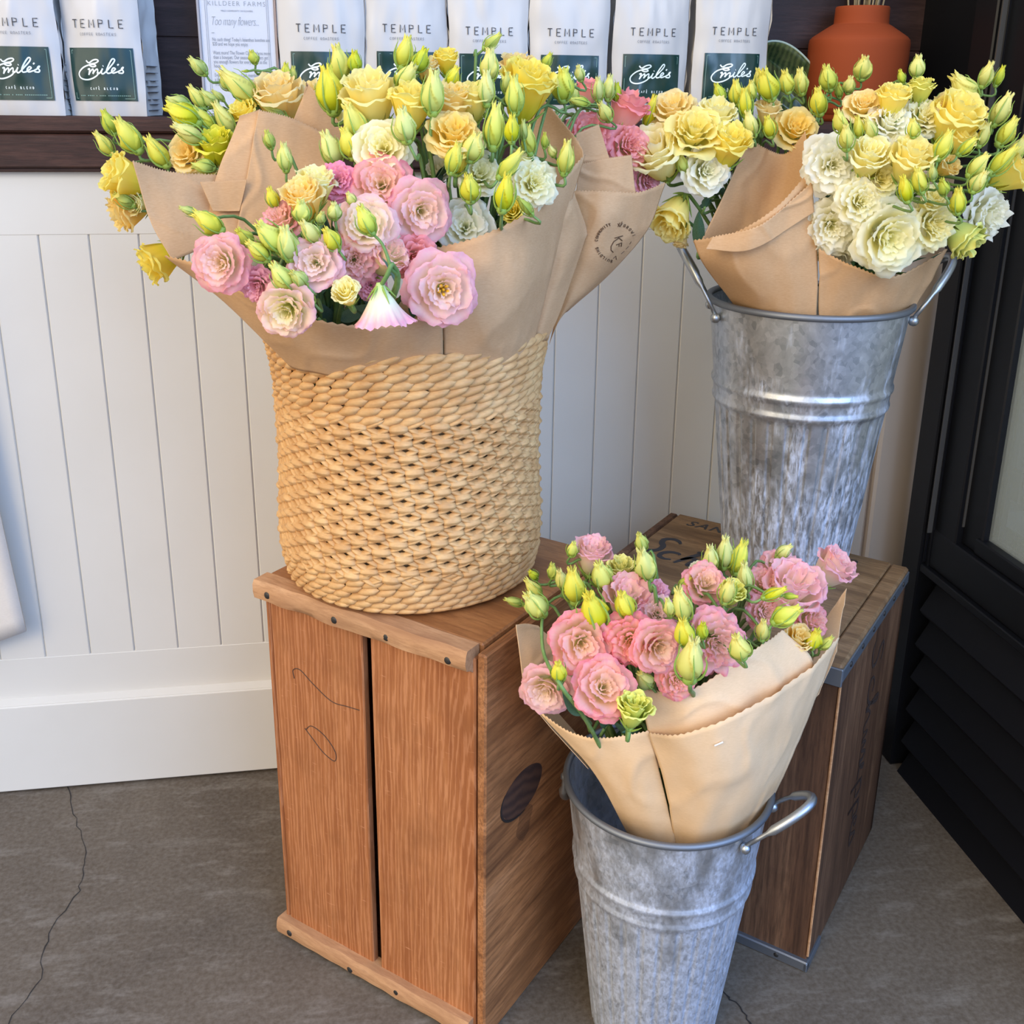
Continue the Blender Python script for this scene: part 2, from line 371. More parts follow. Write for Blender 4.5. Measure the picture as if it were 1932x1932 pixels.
b = MB(); b.box((XD+.40, .72, 0), (XD+.42, 1.62, 2.0)).box((XD+.06, 1.60, 0), (XD+.41, 1.62, 2.0)); b.build('room_inside', flat('inside_dark', (.03, .035, .04), .9), door)
b = MB(); b.box((XD+.045, 1.172, .49), (XD+.06, 1.196, .535), .002); b.build('hinge', BLACK, door)
b = MB()
for k in range(6): b.ball((XD+.035, 1.205, .425+.006*k), .0032, 8)
b.build('chain', flat('chain_pale', (.6, .58, .52), .4), door, True)

# ------------------------------------------------------------------ crates
def frame(loc, a): return Matrix.Translation(loc) @ Matrix.Rotation(a+PI, 4, 'Z')
A1 = -.73
def cratebox(cr, name, u0, u1, v0, v1, z0, z1, mat, bev=.0015, rough=0):
    # u runs left along the front face, v runs back; local x=-u... built in the crate's own axes
    m = MB(); m.box((-u1, v0, z0), (-u0, v1, z1), bev); o = m.build(name, mat, cr); return autosmooth(o)
c1 = thing('wooden_crate', 'reddish-brown wooden crate standing on end under the woven basket', 'crate', (.1165, .9, 0), rz=A1)
W1, D1, H1 = .289, .274, .4854
cratebox(c1, 'front_board', .1485, .2815, .004, .014, .006, .474, CRW)      # left of the gap
cratebox(c1, 'front_board', .0035, .1373, .004, .014, .006, .474, CRW)
CR_SHIFT = None
cratebox(c1, 'side_panel', -.0095, .0012, .003, D1, 0, .4815, CRS, .002)
cratebox(c1, 'side_panel', W1-.0065, W1, .004, D1, 0, .479, CRW, .002)
cratebox(c1, 'back_board', .01, W1-.01, D1-.012, D1, 0, .47, CRW)
cratebox(c1, 'top_board', .0022, W1+.002, .0155, D1, .468, .4854, CRT, .002)
cratebox(c1, 'base_board', .010, W1, .012, D1, .004, .018, CRT)
def cleat(cr, z0, z1, seed):
    rr = random.Random(seed); n = 40; V = []; Fc = []
    prof = [(.0035, 0), (0, .15), (-.0075, .22), (-.009, .5), (-.0085, .82), (-.006, 1), (.014, 1), (.0145, 0)]
    for i in range(n+1):
        u = .006+(W1+.004-.006)*i/n
        for j, (v, t) in enumerate(prof):
            nn = noise.noise(Vector((u*30, j*3.1, seed)))*.0016
            V.append((-u, v+nn*(j < 6), z0+(z1-z0)*t+nn*.8))
    k = len(prof)
    for i in range(n):
        for j in range(k): Fc.append((i*k+j, i*k+(j+1) % k, (i+1)*k+(j+1) % k, (i+1)*k+j))
    Fc += [tuple(range(k))[::-1], tuple(n*k+j for j in range(k))]
    o = mesh('cleat', V, Fc, CRL, cr); autosmooth(o, 50)
    for u in (.028, .105, .175, .272):
        m = MB(); m.ball((-u, -.0085, (z0+z1)/2+rr.uniform(-.003, .003)), .0042, 10, (1, .35, 1)); m.build('nail', DARKM, o, True)
cleat(c1, .458, .4862, 3); cleat(c1, 0, .0255, 8)
# knot and pencil scribble on the boards
m = MB(); ring = [(.0098, .074+.041*math.cos(t)*(1+.04*math.sin(3*t)), .284+.026*math.sin(t)) for t in [2*PI*k/40 for k in range(40)]]
V = [(.0099, .074, .284)]+[(.0097, y, z) for (_, y, z) in ring]
m.add(V, [(0, 1+k, 1+(k+1) % 40) for k in range(40)])
kn = NT('knot'); q = kn.n('TexWave', wave_type='RINGS', rings_direction='X'); kn.l(kn.coord((1, 1, 1)), q.inputs[0]); q.inputs['Scale'].default_value = 24; q.inputs['Distortion'].default_value = 6
kn.base(kn.ramp(q.outputs['Fac'], [(0, (.035, .014, .010)), (1, (.075, .032, .018))]), .7)
ko = m.build('knot', kn.m, c1)
m = MB(); V = [(.0096, .075, .262)]+[(.0094, .085+.030*math.cos(t)*(1+.2*math.sin(4*t)), .222+.046*math.sin(t)*(1+.1*math.cos(3*t))) for t in [2*PI*k/40 for k in range(40)]]
m.add(V, [(0, 1+k, 1+(k+1) % 40) for k in range(40)]); ks = NT('knot_stain'); ks.base((.10, .04, .018), .75); ks.b.inputs['Alpha'].default_value = .28; m.build('resin_stain', ks.m, c1)
m = MB(); m.tube([(.0099, .074+.042*math.cos(t), .284+.027*math.sin(t)) for t in [PI*.8+PI*.75*k/16 for k in range(17)]], [.0002+.0014*math.sin(PI*k/16) for k in range(17)], 6); m.build('knot_crack', flat('crack_black', (.012, .006, .004), .9), ko)
def fplane(x, y, A, nrm):
    d = ray(x, y); n = Vector(nrm); t = (Vector(A)-EYE).xy.dot(n.xy)/(d.xy.dot(n.xy)); return EYE+d*t
E2 = (-math.sin(A1), math.cos(A1)); E1 = (-math.cos(A1), -math.sin(A1))
def scribble(pts):
    m = MB(); inv = Matrix.Translation((.1165, .9, 0)) @ Matrix.Rotation(A1, 4, 'Z')
    q = []
    for (x, y) in pts:
        p = fplane(x, y, (.1165+E2[0]*.0036, .9+E2[1]*.0036, 0), (*E2, 0)); q.append(inv.inverted() @ p)
    m.tube(path(q, 40), .0005, 5); m.build('pencil_mark', flat('pencil', (.07, .035, .02), .8), c1)
scribble([(555, 1280), (553, 1264), (566, 1264), (590, 1290), (625, 1323), (655, 1333), (678, 1340)])
scribble([(577, 1376), (588, 1370), (612, 1388), (632, 1418), (631, 1436), (610, 1420), (590, 1394), (575, 1374)])

# old soda crate behind
A2 = -.73; B2 = Vector((.5215, .9405, 0))
c2 = thing('soda_crate', 'old dark brown printed wooden crate with metal bands, standing on end under the tall bucket', 'crate', B2, rz=A2)
W2, D2, H2 = .340, .302, .4135
cratebox(c2, 'front_board', 0, W2, 0, .012, .012, H2-.004, SDW, .002)
cratebox(c2, 'side_panel', 0, .012, .0005, D2, .002, H2-.003, SDW, .002)
cratebox(c2, 'side_panel', W2-.012, W2, 0, D2, .002, H2-.003, SDW, .002)
cratebox(c2, 'back_board', 0, W2, D2-.012, D2, .002, H2-.003, SDW, .002)
cratebox(c2, 'top_board', 0.022, W2-.014, -.001, D2+.001, H2-.014, H2, SDT, .002)
cratebox(c2, 'top_board', -.001, .0215, -.001, D2+.001, H2-.015, H2-.0005, SDT, .003)
cratebox(c2, 'top_board', W2-.0135, W2+.001, -.001, D2+.001, H2-.015, H2-.0005, SDW, .003)
m = MB(); m.box((-.0035, .0, H2-.022), (.0025, D2, H2-.006), .001)
m.box((-.03, -.0035, H2-.026), (.0025, .0005, H2-.004), .001)
bo = autosmooth(m.build('metal_band', BAND, c2))
for k in range(6):
    m = MB(); m.ball((.0028, .03+k*.048, H2-.012), .0035, 8, (.4, 1, 1)); m.build('nail', DARKM, bo, True)
m = MB(); m.box((-W2, -.006, 0), (.003, .004, .014), .0015); m.box((-.002, -.006, 0), (.003, .05, .012), .001)
bo = autosmooth(m.build('metal_band', BAND, c2))
for u in (.035, .095, .16, .25): 
    m = MB(); m.ball((-u, -.006, .0075), .0032, 8, (1, .3, 1)); m.build('nail', DARKM, bo, True)
m = MB(); m.tube([(.0008, .0, .02), (.0008, .0, H2-.02)], .0016, 6); m.build('edge_strip', CRL, c2)

# ---- writing helpers
def text_mesh(name, s, size, mtx, mat, parent=None, align='CENTER', shear=0, space=1.0, bold=0, ext=.00012):
    c = bpy.data.curves.new(name, 'FONT'); c.body = s; c.size = size; c.align_x = align; c.shear = shear
    c.space_character = space; c.extrude = ext; c.offset = bold; c.resolution_u = 3
    to = bpy.data.objects.new('tmp', c); C.objects.link(to)
    dg = bpy.context.evaluated_depsgraph_get(); dg.update()
    me = bpy.data.meshes.new_from_object(to.evaluated_get(dg)); bpy.data.objects.remove(to)
    me.name = name; me.transform(mtx); me.materials.clear(); me.materials.append(mat)
    o = bpy.data.objects.new(name, me); C.objects.link(o)
    if parent: o.parent = parent
    return o
def strokes(name, lines, w, mtx, mat, parent, n=24, smooth=True, taper=False):
    m = MB()
    for pts in lines:
        q = path([(x, y, 0) for x, y in pts], max(n, 3*len(pts))) if smooth and len(pts) > 2 else [Vector((x, y, 0)) for x, y in pts]
        V = []; Fc = []; N = len(q)
        for i, p in enumerate(q):
            d = q[min(i+1, N-1)]-q[max(i-1, 0)]; d = d.normalized() if d.length > 0 else Vector((1, 0, 0))
            ww = w*(.35+.65*math.sin(PI*(i+.5)/N)**.6 if taper else 1)/2
            nn = Vector((-d.y, d.x, 0))*ww; V += [p+nn, p-nn, p+nn+Vector((0, 0, .00025)), p-nn+Vector((0, 0, .00025))]
            if i:
                a = 4*i-4; e = 4*i; Fc += [(a+2, a+3, e+3, e+2), (a, a+2, e+2, e), (a+3, a+1, e+1, e+3)]
        m.add([mtx @ v for v in V], Fc)
    return m.build(name, mat, parent)
# crate 2 writing. top face axes: text runs along -x(local)... u to the left, v back: reading from the camera side
def on_top(u, v, ang=0): return Matrix.Translation((-u, v, H2+.0002)) @ Matrix.Rotation(ang, 4, 'Z')
text_mesh('printed_word', 'SAN', .026, on_top(.302, .268), INKB, c2, 'LEFT', .25, 1.2, .0004)
strokes('printed_letter', [[(.072, .062), (.063, .072), (.048, .075), (.034, .066), (.036, .050), (.046, .036), (.044, .016), (.026, .005), (.008, .007), (.0, .014)]], .0125, on_top(.326, .153) @ Matrix.Diagonal((.66, .76, 1, 1)), INKB, c2, 40, True, True)
strokes('printed_letter', [[(.040, .030), (.034, .036), (.018, .034), (.006, .022), (.006, .008), (.018, .001), (.034, .004)]], .011, on_top(.291, .144) @ Matrix.Diagonal((.66, .72, 1, 1)), INKB, c2, 30, True, True)
strokes('printed_letter', [[(.026, .066), (.036, .062), (.022, .034), (.006, .0)], [(.012, .018), (.026, .034), (.038, .032), (.036, .018), (.034, .004), (.044, .004)]], .012, on_top(.266, .140) @ Matrix.Diagonal((.66, .74, 1, 1)), INKB, c2, 30, True, True)
text_mesh('printed_word', 'O', .022, on_top(.078, .268), INKB, c2, 'LEFT', .25)
# faded script running down the right-hand face
def on_side(v, z): return Matrix.Translation((.0004, v, z)) @ Matrix(((0, 0, 1, 0), (1, 0, 0, 0), (0, 1, 0, 0), (0, 0, 0, 1)))
sm = on_side(.150, .37) @ Matrix.Rotation(-PI/2, 4, 'Z')
strokes('printed_script', [
    [(.045, .05), (.038, .058), (.022, .055), (.022, .040), (.036, .028), (.034, .008), (.012, .0), (.0, .010)],
    [(.078, .024), (.070, .030), (.056, .022), (.056, .006), (.074, .002), (.090, .016), (.108, .058), (.100, .062), (.096, .03), (.094, .002), (.104, .022), (.114, .028), (.118, .004), (.128, .006)],
    [(.128, .006), (.136, .028), (.140, .004), (.150, .026), (.154, .006), (.166, .028), (.172, .016), (.168, .004), (.182, .014), (.190, .028), (.184, .028), (.180, .008), (.196, .004)],
    [(.206, .030), (.198, -.024), (.206, .022), (.222, .026), (.222, .006), (.208, .004)], [(.238, .030), (.230, -.024), (.238, .022), (.254, .026), (.254, .006), (.240, .004)],
    [(.262, .012), (.276, .022), (.268, .030), (.262, .010), (.278, .004), (.292, .030), (.298, .008), (.284, .002), (.272, .006)]], .0048, sm, flat('faded_ink', (.035, .018, .012), .8), c2, 40, True, True)

# ------------------------------------------------------------------ woven basket
BC = Vector((.070, 1.112, H1)); BH = .276
bk = thing('woven_basket', 'tall round woven straw basket full of wrapped flowers on the reddish crate', 'basket', BC)
def brad(z):
    t = z/BH
    p = [(-.01, .122), (.0, .128), (.03, .138), (.10, .1425), (.25, .1425), (.5, .1385), (.72, .1395), (.85, .1425), (.95, .147), (1.0, .148)]
    for i in range(len(p)-1):
        if t <= p[i+1][0]:
            f = (t-p[i][0])/(p[i+1][0]-p[i][0]); return p[i][1]+(p[i+1][1]-p[i][1])*f
    return .148
m = MB(); zz = [i*BH/24 for i in range(25)]
m.lathe([(.001, .002)]+[(brad(z)-.006, z) for z in zz]+[(brad(BH)-.016, BH)]+[(brad(z)-.018, z) for z in zz[::-1][:-1]]+[(.001, .012)], 72)
m.build('basket_liner', STRAWD, bk, True)
def surf(a, z, r=0):
    q = brad(z)+r; return Vector((q*math.cos(a), q*math.sin(a), z))
def puff(mb, a, z, L, Hh, tilt, thick, taper=.55, nu=6, nv=4, base=-.003, jit=0):
    # leaf-shaped pad lying on the basket wall, its ends tucked in
    V = []; Fc = []; R0 = brad(max(0, min(BH, z))); ct, st = math.cos(tilt), math.sin(tilt)
    for i in range(nu+1):
        s = i/nu*2-1; w = max(0, 1-abs(s)**2.2)**taper
        for j in range(nv+1):
            t = j/nv*2-1; x = s*L/2; y = t*Hh/2*(w*.96+.04)
            h = base+thick*math.cos(t*PI/2)**.7*(w**.5)+thick*.35*s*(jit == 0)+jit*math.cos(t*PI*3.5)*w
            xx = x*ct-y*st; yy = x*st+y*ct
            V.append(surf(a+xx/R0, min(max(z+yy, -.001), BH+.004), h))
    for i in range(nu):
        for j in range(nv):
            k = i*(nv+1)+j; Fc.append((k, k+nv+1, k+nv+2, k+1))
    mb.add(V, Fc)
mb = MB(); top0 = .208; rowh = .0089; z = BH-.002; row = 0
def roperow(mb, z, n, ph, h, L, tilt, th=.0062):
    for k in range(n):
        puff(mb, 2*PI*(k+ph)/n+R.uniform(-.004, .004), z+R.uniform(-.0004, .0004), L*R.uniform(.92, 1.08), h*R.uniform(.95, 1.12), tilt+R.uniform(-.06, .06), th*R.uniform(.9, 1.12))
while z > top0:
    roperow(mb, z, 46, R.random(), .0112, .0300, .30); z -= rowh
mb.build('braided_rim', STRAW, bk, True)
mb = MB(); midlo = .046; pz = .0074; i = 0; n = 22
z = top0-.003
while z > midlo:
    for k in range(n):
        a = 2*PI*(k+(.5 if i % 2 else 0)+.06*i)/n+R.uniform(-.005, .005)
        puff(mb, a, z+R.uniform(-.0006, .0006), .0222*R.uniform(.94, 1.08), .0128*R.uniform(.94, 1.08), R.uniform(-.06, .06), .0076*R.uniform(.92, 1.12), .55, 8, 10, -.0022, .0006)
        h = PI*2/n/2; j = R.uniform(-.05, .05)
        for sx in (-1, 1):
            puff(mb, a+h*(1+sx*.20), z+.0036, .0235, .0066, -.44*sx+j, .0054, .75, 6, 4, -.0014)
            puff(mb, a+h*(1+sx*.20), z-.0036, .0235, .0066, .44*sx+j, .0052, .75, 6, 4, -.0016)
    z -= pz*1.02; i += 1
mb.build('shell_weave', STRAW, bk, True)
mb = MB(); z = .006
while z < .052:
    roperow(mb, z, 48, R.random(), .0108, .0275, .28, .0058); z += .0080
mb.build('braided_base', STRAW, bk, True)

# ------------------------------------------------------------------ buckets
def bucket(label, loc, k, mat, handles, rzs):
    H, RTp, RB = .3513*k, .1187*k, .0785*k
    t = thing('galvanised_bucket', label, 'bucket', loc, 'galvanised flower buckets')
    rr = lambda z: RB+(RTp-RB)*z/H
    prof = []; zs = []; N = 110
    b1, b2 = H*(1-.285), H*(1-.352)
    for i in range(N+1):
        z = H*i/N; r = rr(z)
        for bz in (b1, b2): r += .0030*k*math.exp(-((z-bz)/(.0034*k))**2)
        if b2 < z < b1: r += .0010*k
        prof.append((r, z)); zs.append(z)
    nf = 30
    def rf(A, i):
        z = zs[i] if i < len(zs) else 0
        if i < len(zs) and z < b2-.004*k:
            f = min(1, (b2-.004*k-z)/(.008*k)); s = math.cos(A*nf)
            return 1-.022*f*(1/(1+math.exp(-(s-.78)*18)))
        return 1
    m = MB(); m.lathe(prof, 30*12, rf=rf); m.lathe([(rr(z)-.0016, z) for z in zs[::-4]]+[(.001, .012)], 64); m.lathe([(.001, .004), (RB, .004)], 64)
    o = m.build('body', mat, t, True)
    m = MB(); m.tube([( (RTp+.001)*math.cos(a), (RTp+.001)*math.sin(a), H) for a in [2*PI*i/96 for i in range(97)]], .0042*k, 10, False); m.build('rim', BAND, t, True)
    for ha, up, out in handles:
        e = MB(); sp = .36; q = []
        for s in [i/32 for i in range(33)]:
            a = ha+(s*2-1)*sp; g = math.sin(PI*s)**.55
            rad = RTp+.005*k+out*k*g; c = Vector((math.cos(ha), math.sin(ha), 0)); side = Vector((-math.sin(ha), math.cos(ha), 0))
            base = Vector((math.cos(a), math.sin(a), 0))*(RTp+.004*k)
            q.append(base+c*(out*k*g)+Vector((0, 0, H-.014*k+up*k*g)))
        rd = [(.0026 if (i < 3 or i > 29) else .0052)*k for i in range(33)]
        e.tube(q, rd, 10); ho = e.build('handle', STEEL, t, True)
        for sgn in (-1, 1):
            a = ha+sgn*sp; rv = MB(); p = Vector((math.cos(a)*(RTp+.0035*k), math.sin(a)*(RTp+.0035*k), H-.018*k)); rv.ball(p, .0065*k, 10)
            rv.build('rivet', STEEL, ho, True)
    return t
bucket('tall galvanised bucket with two side handles standing on the dark printed crate', (.563, 1.199, H2), 1.0, GALV, [(PI*.915, .074, .036), (-.10, .066, .048)], 0)
bucket('front galvanised bucket of pink flowers standing on the concrete floor', (.3217, .9087, 0), .892, GALV2, [(-.74, .052, .046), (PI-.74, -.06, .008)], 0)

# ------------------------------------------------------------------ paper wraps
def sheet(rows, nu=28, nv=28, wr=.0014, seed=0, fold=0):
    G = [[P(*p) for p in row] for row in rows]; V = []; Fc = []; UV = []
    for j in range(nv+1):
        tv = j/nv; col = []
        cols = [cr1([G[r][c] for r in range(len(G))], tv) for c in range(len(G[0]))]
        for i in range(nu+1):
            p = cr1(cols, i/nu); u = i/nu
            n = noise.noise(Vector((p.x*22+seed, p.y*22, p.z*22)))*wr*1.6+noise.noise(Vector((p.x*60+seed, p.z*26, p.y*60)))*wr
            cr_ = abs(noise.noise(Vector((p.x*13+seed*2, p.z*17, p.y*13))))
            n += max(0, .09-cr_)*wr*14
            if j == nv: p = p+Vector((0, 0, .0016*((i*7) % 2)))
            V.append(p+Vector((0, -1, .15))*n); UV.append((u, tv))
    for j in range(nv):
        for i in range(nu):
            k = j*(nu+1)+i; Fc.append((k, k+1, k+nu+2, k+nu+1))
    return V, Fc, UV
GW = 'brown paper flower wraps'
def wrap(label, cat, parts, mat, name='paper_wrap', seed=0):
    t = thing(name, label, 'paper wrap', (0, 0, 0), GW)
    for i, (nm, rows) in enumerate(parts):
        nu = max(60, 12*len(rows[0])); V, Fc, UV = sheet(rows, nu, 26, .0015, seed+i*3.7)
        o = mesh(nm, V, Fc, mat, t, True, UV); s = o.modifiers.new('thick', 'SOLIDIFY'); s.thickness = .0005
    c = Vector(); 
    return t
wa = wrap('brown paper around the pink flowers, at the left front of the woven basket', 0, [
    ('front_sheet', [[(528, 655, 1.06), (548, 692, 1.015), (600, 705, .995), (660, 716, .988), (745, 725, .986), (836, 722, .988)],
                     [(415, 563, 1.045), (470, 610, 1.0), (545, 640, .972), (640, 652, .96), (740, 660, .956), (836, 645, .962)],
                     [(310, 484, 1.03), (375, 503, 1.0), (470, 560, .968), (610, 608, .944), (740, 616, .938), (834, 580, .952)]]),
    ('side_sheet', [[(326, 492, 1.05), (360, 478, 1.06), (425, 452, 1.08)], [(283, 415, 1.065), (345, 400, 1.08), (415, 395, 1.10)], [(250, 305, 1.08), (325, 326, 1.10), (414, 331, 1.12)]]),
    ('back_sheet', [[(385, 470, 1.075), (430, 460, 1.08), (480, 440, 1.085)], [(405, 345, 1.105), (440, 335, 1.105), (478, 330, 1.105)], [(452, 221, 1.13), (470, 215, 1.13), (492, 208, 1.13)]]),
    ('back_sheet', [[(440, 470, 1.07), (520, 450, 1.075), (640, 440, 1.08)], [(466, 330, 1.10), (540, 330, 1.105), (640, 330, 1.11)], [(487, 209, 1.125), (555, 226, 1.13), (655, 275, 1.13)]]),
    ('folded_flap', [[(402, 399, 1.085), (452, 398, 1.085)], [(378, 345, 1.09), (466, 340, 1.09)]]),
    ('back_sheet', [[(548, 240, 1.142), (600, 268, 1.142), (650, 282, 1.142)], [(566, 195, 1.15), (583, 190, 1.15), (648, 258, 1.148)], [(580, 163, 1.152), (584, 163, 1.152), (646, 240, 1.15)]])], KRAFT, seed=1)
wb = wrap('large brown paper wrap around the yellow flowers, at the right front of the basket', 0, [
    ('front_sheet', [[(838, 722, .988), (900, 716, .99), (960, 698, 1.0), (1000, 662, 1.03), (1008, 648, 1.055)],
                     [(836, 620, .962), (915, 600, .957), (985, 560, .977), (1030, 525, 1.02), (1050, 480, 1.052)],
                     [(820, 470, .972), (905, 447, .958), (1000, 400, .985), (1065, 335, 1.035), (1104, 292, 1.065)]]),
    ('back_sheet', [[(970, 330, 1.13), (1050, 350, 1.10), (1100, 305, 1.072)], [(985, 270, 1.14), (1040, 270, 1.12), (1100, 285, 1.078)], [(1000, 215, 1.145), (1018, 183, 1.135), (1094, 272, 1.085)]]),
    ('folded_flap', [[(992, 650, 1.055), (1010, 650, 1.05), (1032, 643, 1.062)], [(1020, 572, 1.05), (1040, 575, 1.05), (1062, 575, 1.07)], [(1044, 495, 1.048), (1070, 490, 1.05), (1102, 460, 1.076)], [(1060, 415, 1.046), (1085, 420, 1.055), (1107, 432, 1.082)], [(1070, 385, 1.048), (1078, 375, 1.06), (1083, 364, 1.08)]])], KRAFT, seed=11)
wc = wrap('brown paper wrap with a round printed stamp, leaning out at the right of the basket', 0, [
    ('front_sheet', [[(1036, 650, 1.105), (1046, 622, 1.10), (1060, 596, 1.10), (1072, 586, 1.11)],
                     [(1068, 520, 1.095), (1100, 515, 1.085), (1125, 525, 1.095), (1150, 518, 1.12)],
                     [(1088, 420, 1.095), (1135, 420, 1.078), (1180, 425, 1.095), (1222, 432, 1.125)],
                     [(1078, 361, 1.10), (1140, 362, 1.085), (1205, 364, 1.10), (1256, 346, 1.14)]]),
    ('back_sheet', [[(1086, 372, 1.115), (1150, 372, 1.105), (1199, 366, 1.115)], [(1093, 312, 1.118), (1145, 300, 1.112), (1192, 294, 1.118)]]),
    ('back_sheet', [[(1094, 322, 1.13), (1153, 312, 1.13)], [(1087, 254, 1.14), (1130, 236, 1.14)]])], KRAFT, seed=21)
wd = wrap('brown paper wrap of the yellow flowers at the back left of the basket, mostly hidden', 0, [
    ('front_sheet', [[(470, 600, 1.14), (540, 600, 1.13), (600, 600, 1.14)], [(400, 420, 1.15), (520, 420, 1.14), (620, 420, 1.15)], [(360, 350, 1.16), (500, 340, 1.145), (640, 330, 1.16)]])], KRAFT, seed=27)
we = wrap('brown paper wrap with two pointed tips, at the left of the tall bucket', 0, [
    ('front_sheet', [[(1402, 602, 1.185), (1448, 616, 1.146), (1490, 624, 1.125), (1538, 626, 1.118)], [(1374, 562, 1.172), (1428, 578, 1.13), (1487, 585, 1.11), (1541, 588, 1.107)], [(1326, 497, 1.145), (1400, 510, 1.108), (1480, 500, 1.098), (1543, 480, 1.103)], [(1308, 455, 1.15), (1385, 440, 1.11), (1465, 392, 1.09), (1529, 322, 1.11)]]),
    ('back_sheet', [[(1315, 472, 1.16), (1380, 468, 1.178), (1460, 425, 1.178), (1532, 370, 1.14)], [(1364, 372, 1.17), (1425, 372, 1.188), (1478, 350, 1.188), (1529, 310, 1.155)], [(1413, 262, 1.18), (1450, 284, 1.19), (1484, 290, 1.19), (1519, 249, 1.17)]]),
    ('folded_flap', [[(1330, 470, 1.105), (1420, 470, 1.088), (1537, 400, 1.095)], [(1342, 449, 1.108), (1437, 424, 1.085), (1532, 345, 1.10)]])], KRAFT, seed=31)
wf = wrap('brown paper wrap under the cream flowers, at the right of the tall bucket', 0, [
    ('front_sheet', [[(1546, 624, 1.113), (1600, 628, 1.112), (1660, 624, 1.118), (1706, 612, 1.145)], [(1545, 550, 1.105), (1610, 560, 1.098), (1690, 562, 1.105), (1748, 545, 1.145)], [(1545, 470, 1.098), (1610, 503, 1.082), (1690, 522, 1.086), (1788, 470, 1.14)]])], KRAFT, seed=41)
wg = wrap('pale brown paper wrap at the left of the front bucket, its front edge low', 0, [
    ('front_sheet', [[(1185, 1575, .875), (1210, 1590, .86), (1240, 1600, .85), (1278, 1605, .846)], [(1118, 1455, .865), (1150, 1470, .845), (1200, 1475, .83), (1248, 1470, .826)], [(1016, 1344, .885), (1080, 1384, .855), (1150, 1394, .83), (1224, 1380, .82)]]),
    ('back_sheet', [[(988, 1300, .885), (1040, 1310, .90), (1100, 1320, .92)], [(981, 1240, .89), (1030, 1240, .905), (1080, 1240, .925)], [(973, 1180, .895), (994, 1179, .905), (1016, 1183, .915)]]),
    ('side_sheet', [[(1110, 1450, .87), (1130, 1430, .92)], [(1016, 1344, .886), (1040, 1330, .95)], [(986, 1286, .884), (1010, 1290, .89)]])], KRAFT2, seed=51)
wh = wrap('pale brown paper wrap at the right of the front bucket, with a wide folded flap', 0, [
    ('outer_sheet', [[(1276, 1605, .846), (1320, 1610, .832), (1375, 1600, .838), (1402, 1582, .85), (1426, 1560, .872)], [(1254, 1480, .822), (1340, 1470, .795), (1420, 1450, .803), (1470, 1440, .835), (1490, 1440, .87)], [(1224, 1385, .816), (1285, 1388, .79), (1400, 1345, .785), (1525, 1264, .83), (1584, 1203, .872)]]),
    ('folded_flap', [[(1240, 1450, .828), (1330, 1440, .803), (1420, 1400, .812), (1475, 1370, .845)], [(1222, 1380, .822), (1310, 1370, .797), (1420, 1310, .806), (1535, 1258, .846)], [(1206, 1300, .828), (1300, 1303, .803), (1410, 1236, .815), (1479, 1190, .848)]]),
    ('back_sheet', [[(1500, 1350, .91), (1545, 1310, .90)], [(1530, 1260, .925), (1575, 1235, .91)], [(1555, 1170, .94), (1598, 1112, .925)]])], KRAFT2, seed=61)
def print_on(t, name, lines, w, Yf, mat, w3=False):
    m = MB()
    for pts in lines:
        q = [P(x, y, Yf(x, y)) for x, y in pts]; q = path(q, max(3, 4*len(q))) if len(q) > 2 else q
        m.tube(q, w, 5)
    return m.build(name, mat, t)
m = MB(); m.tube([P(1348, 1407, .783), P(1364, 1400, .783)], .0007, 6); m.build('staple', flat('staple_white', (.85, .85, .85), .4), wh)
# round stamp on the leaning wrap
from mathutils.bvhtree import BVHTree
fs = [c for c in wc.children if c.name.startswith('front')][0]
bv = BVHTree.FromPolygons([v.co for v in fs.data.vertices], [tuple(p.vertices) for p in fs.data.polygons])
def onpaper(x, y):
    d = ray(x, y).normalized(); h = bv.ray_cast(EYE, d)
    return (h[0]-d*.0009) if h[0] else None
def stampstroke(m, pts, w=.00035):
    q = [onpaper(*p) for p in pts]; q = [p for p in q if p is not None]
    if len(q) > 1: m.tube(q, w, 5)
SF = {'C': [[(.8, .85), (.4, 1), (.1, .7), (.1, .3), (.4, 0), (.8, .15)]], 'O': [[(.5, 1), (.1, .7), (.1, .3), (.5, 0), (.9, .3), (.9, .7), (.5, 1)]], 'M': [[(.05, 0), (.1, 1), (.5, .3), (.9, 1), (.95, 0)]], 'U': [[(.1, 1), (.1, .3), (.5, 0), (.9, .3), (.9, 1)]],
      'N': [[(.1, 0), (.1, 1), (.9, 0), (.9, 1)]], 'I': [[(.5, 0), (.5, 1)]], 'T': [[(.5, 0), (.5, 1)], [(.1, 1), (.9, 1)]], 'Y': [[(.5, 0), (.5, .5), (.1, 1)], [(.5, .5), (.9, 1)]], 'B': [[(.15, 0), (.15, 1), (.7, .95), (.7, .55), (.15, .52), (.85, .4), (.8, .05), (.15, 0)]],
      'L': [[(.2, 1), (.2, 0), (.85, 0)]], 'D': [[(.15, 0), (.15, 1), (.7, .85), (.9, .5), (.7, .1), (.15, 0)]], 'G': [[(.85, .85), (.4, 1), (.1, .6), (.2, .1), (.6, 0), (.9, .2), (.9, .5), (.6, .5)]], 'R': [[(.15, 0), (.15, 1), (.8, .9), (.75, .55), (.15, .5), (.85, 0)]], 'W': [[(.0, 1), (.3, 0), (.5, .7), (.7, 0), (1, 1)]],
      'E': [[(.85, 1), (.15, 1), (.15, 0), (.85, 0)], [(.15, .5), (.7, .5)]], 'P': [[(.15, 0), (.15, 1), (.8, .9), (.8, .55), (.15, .5)]], 'K': [[(.15, 0), (.15, 1)], [(.85, 1), (.15, .5), (.85, 0)]], 'F': [[(.15, 0), (.15, 1), (.85, 1)], [(.15, .55), (.7, .55)]]}
m = MB(); cx, cy, rx, ry = 1162, 458, 37, 36
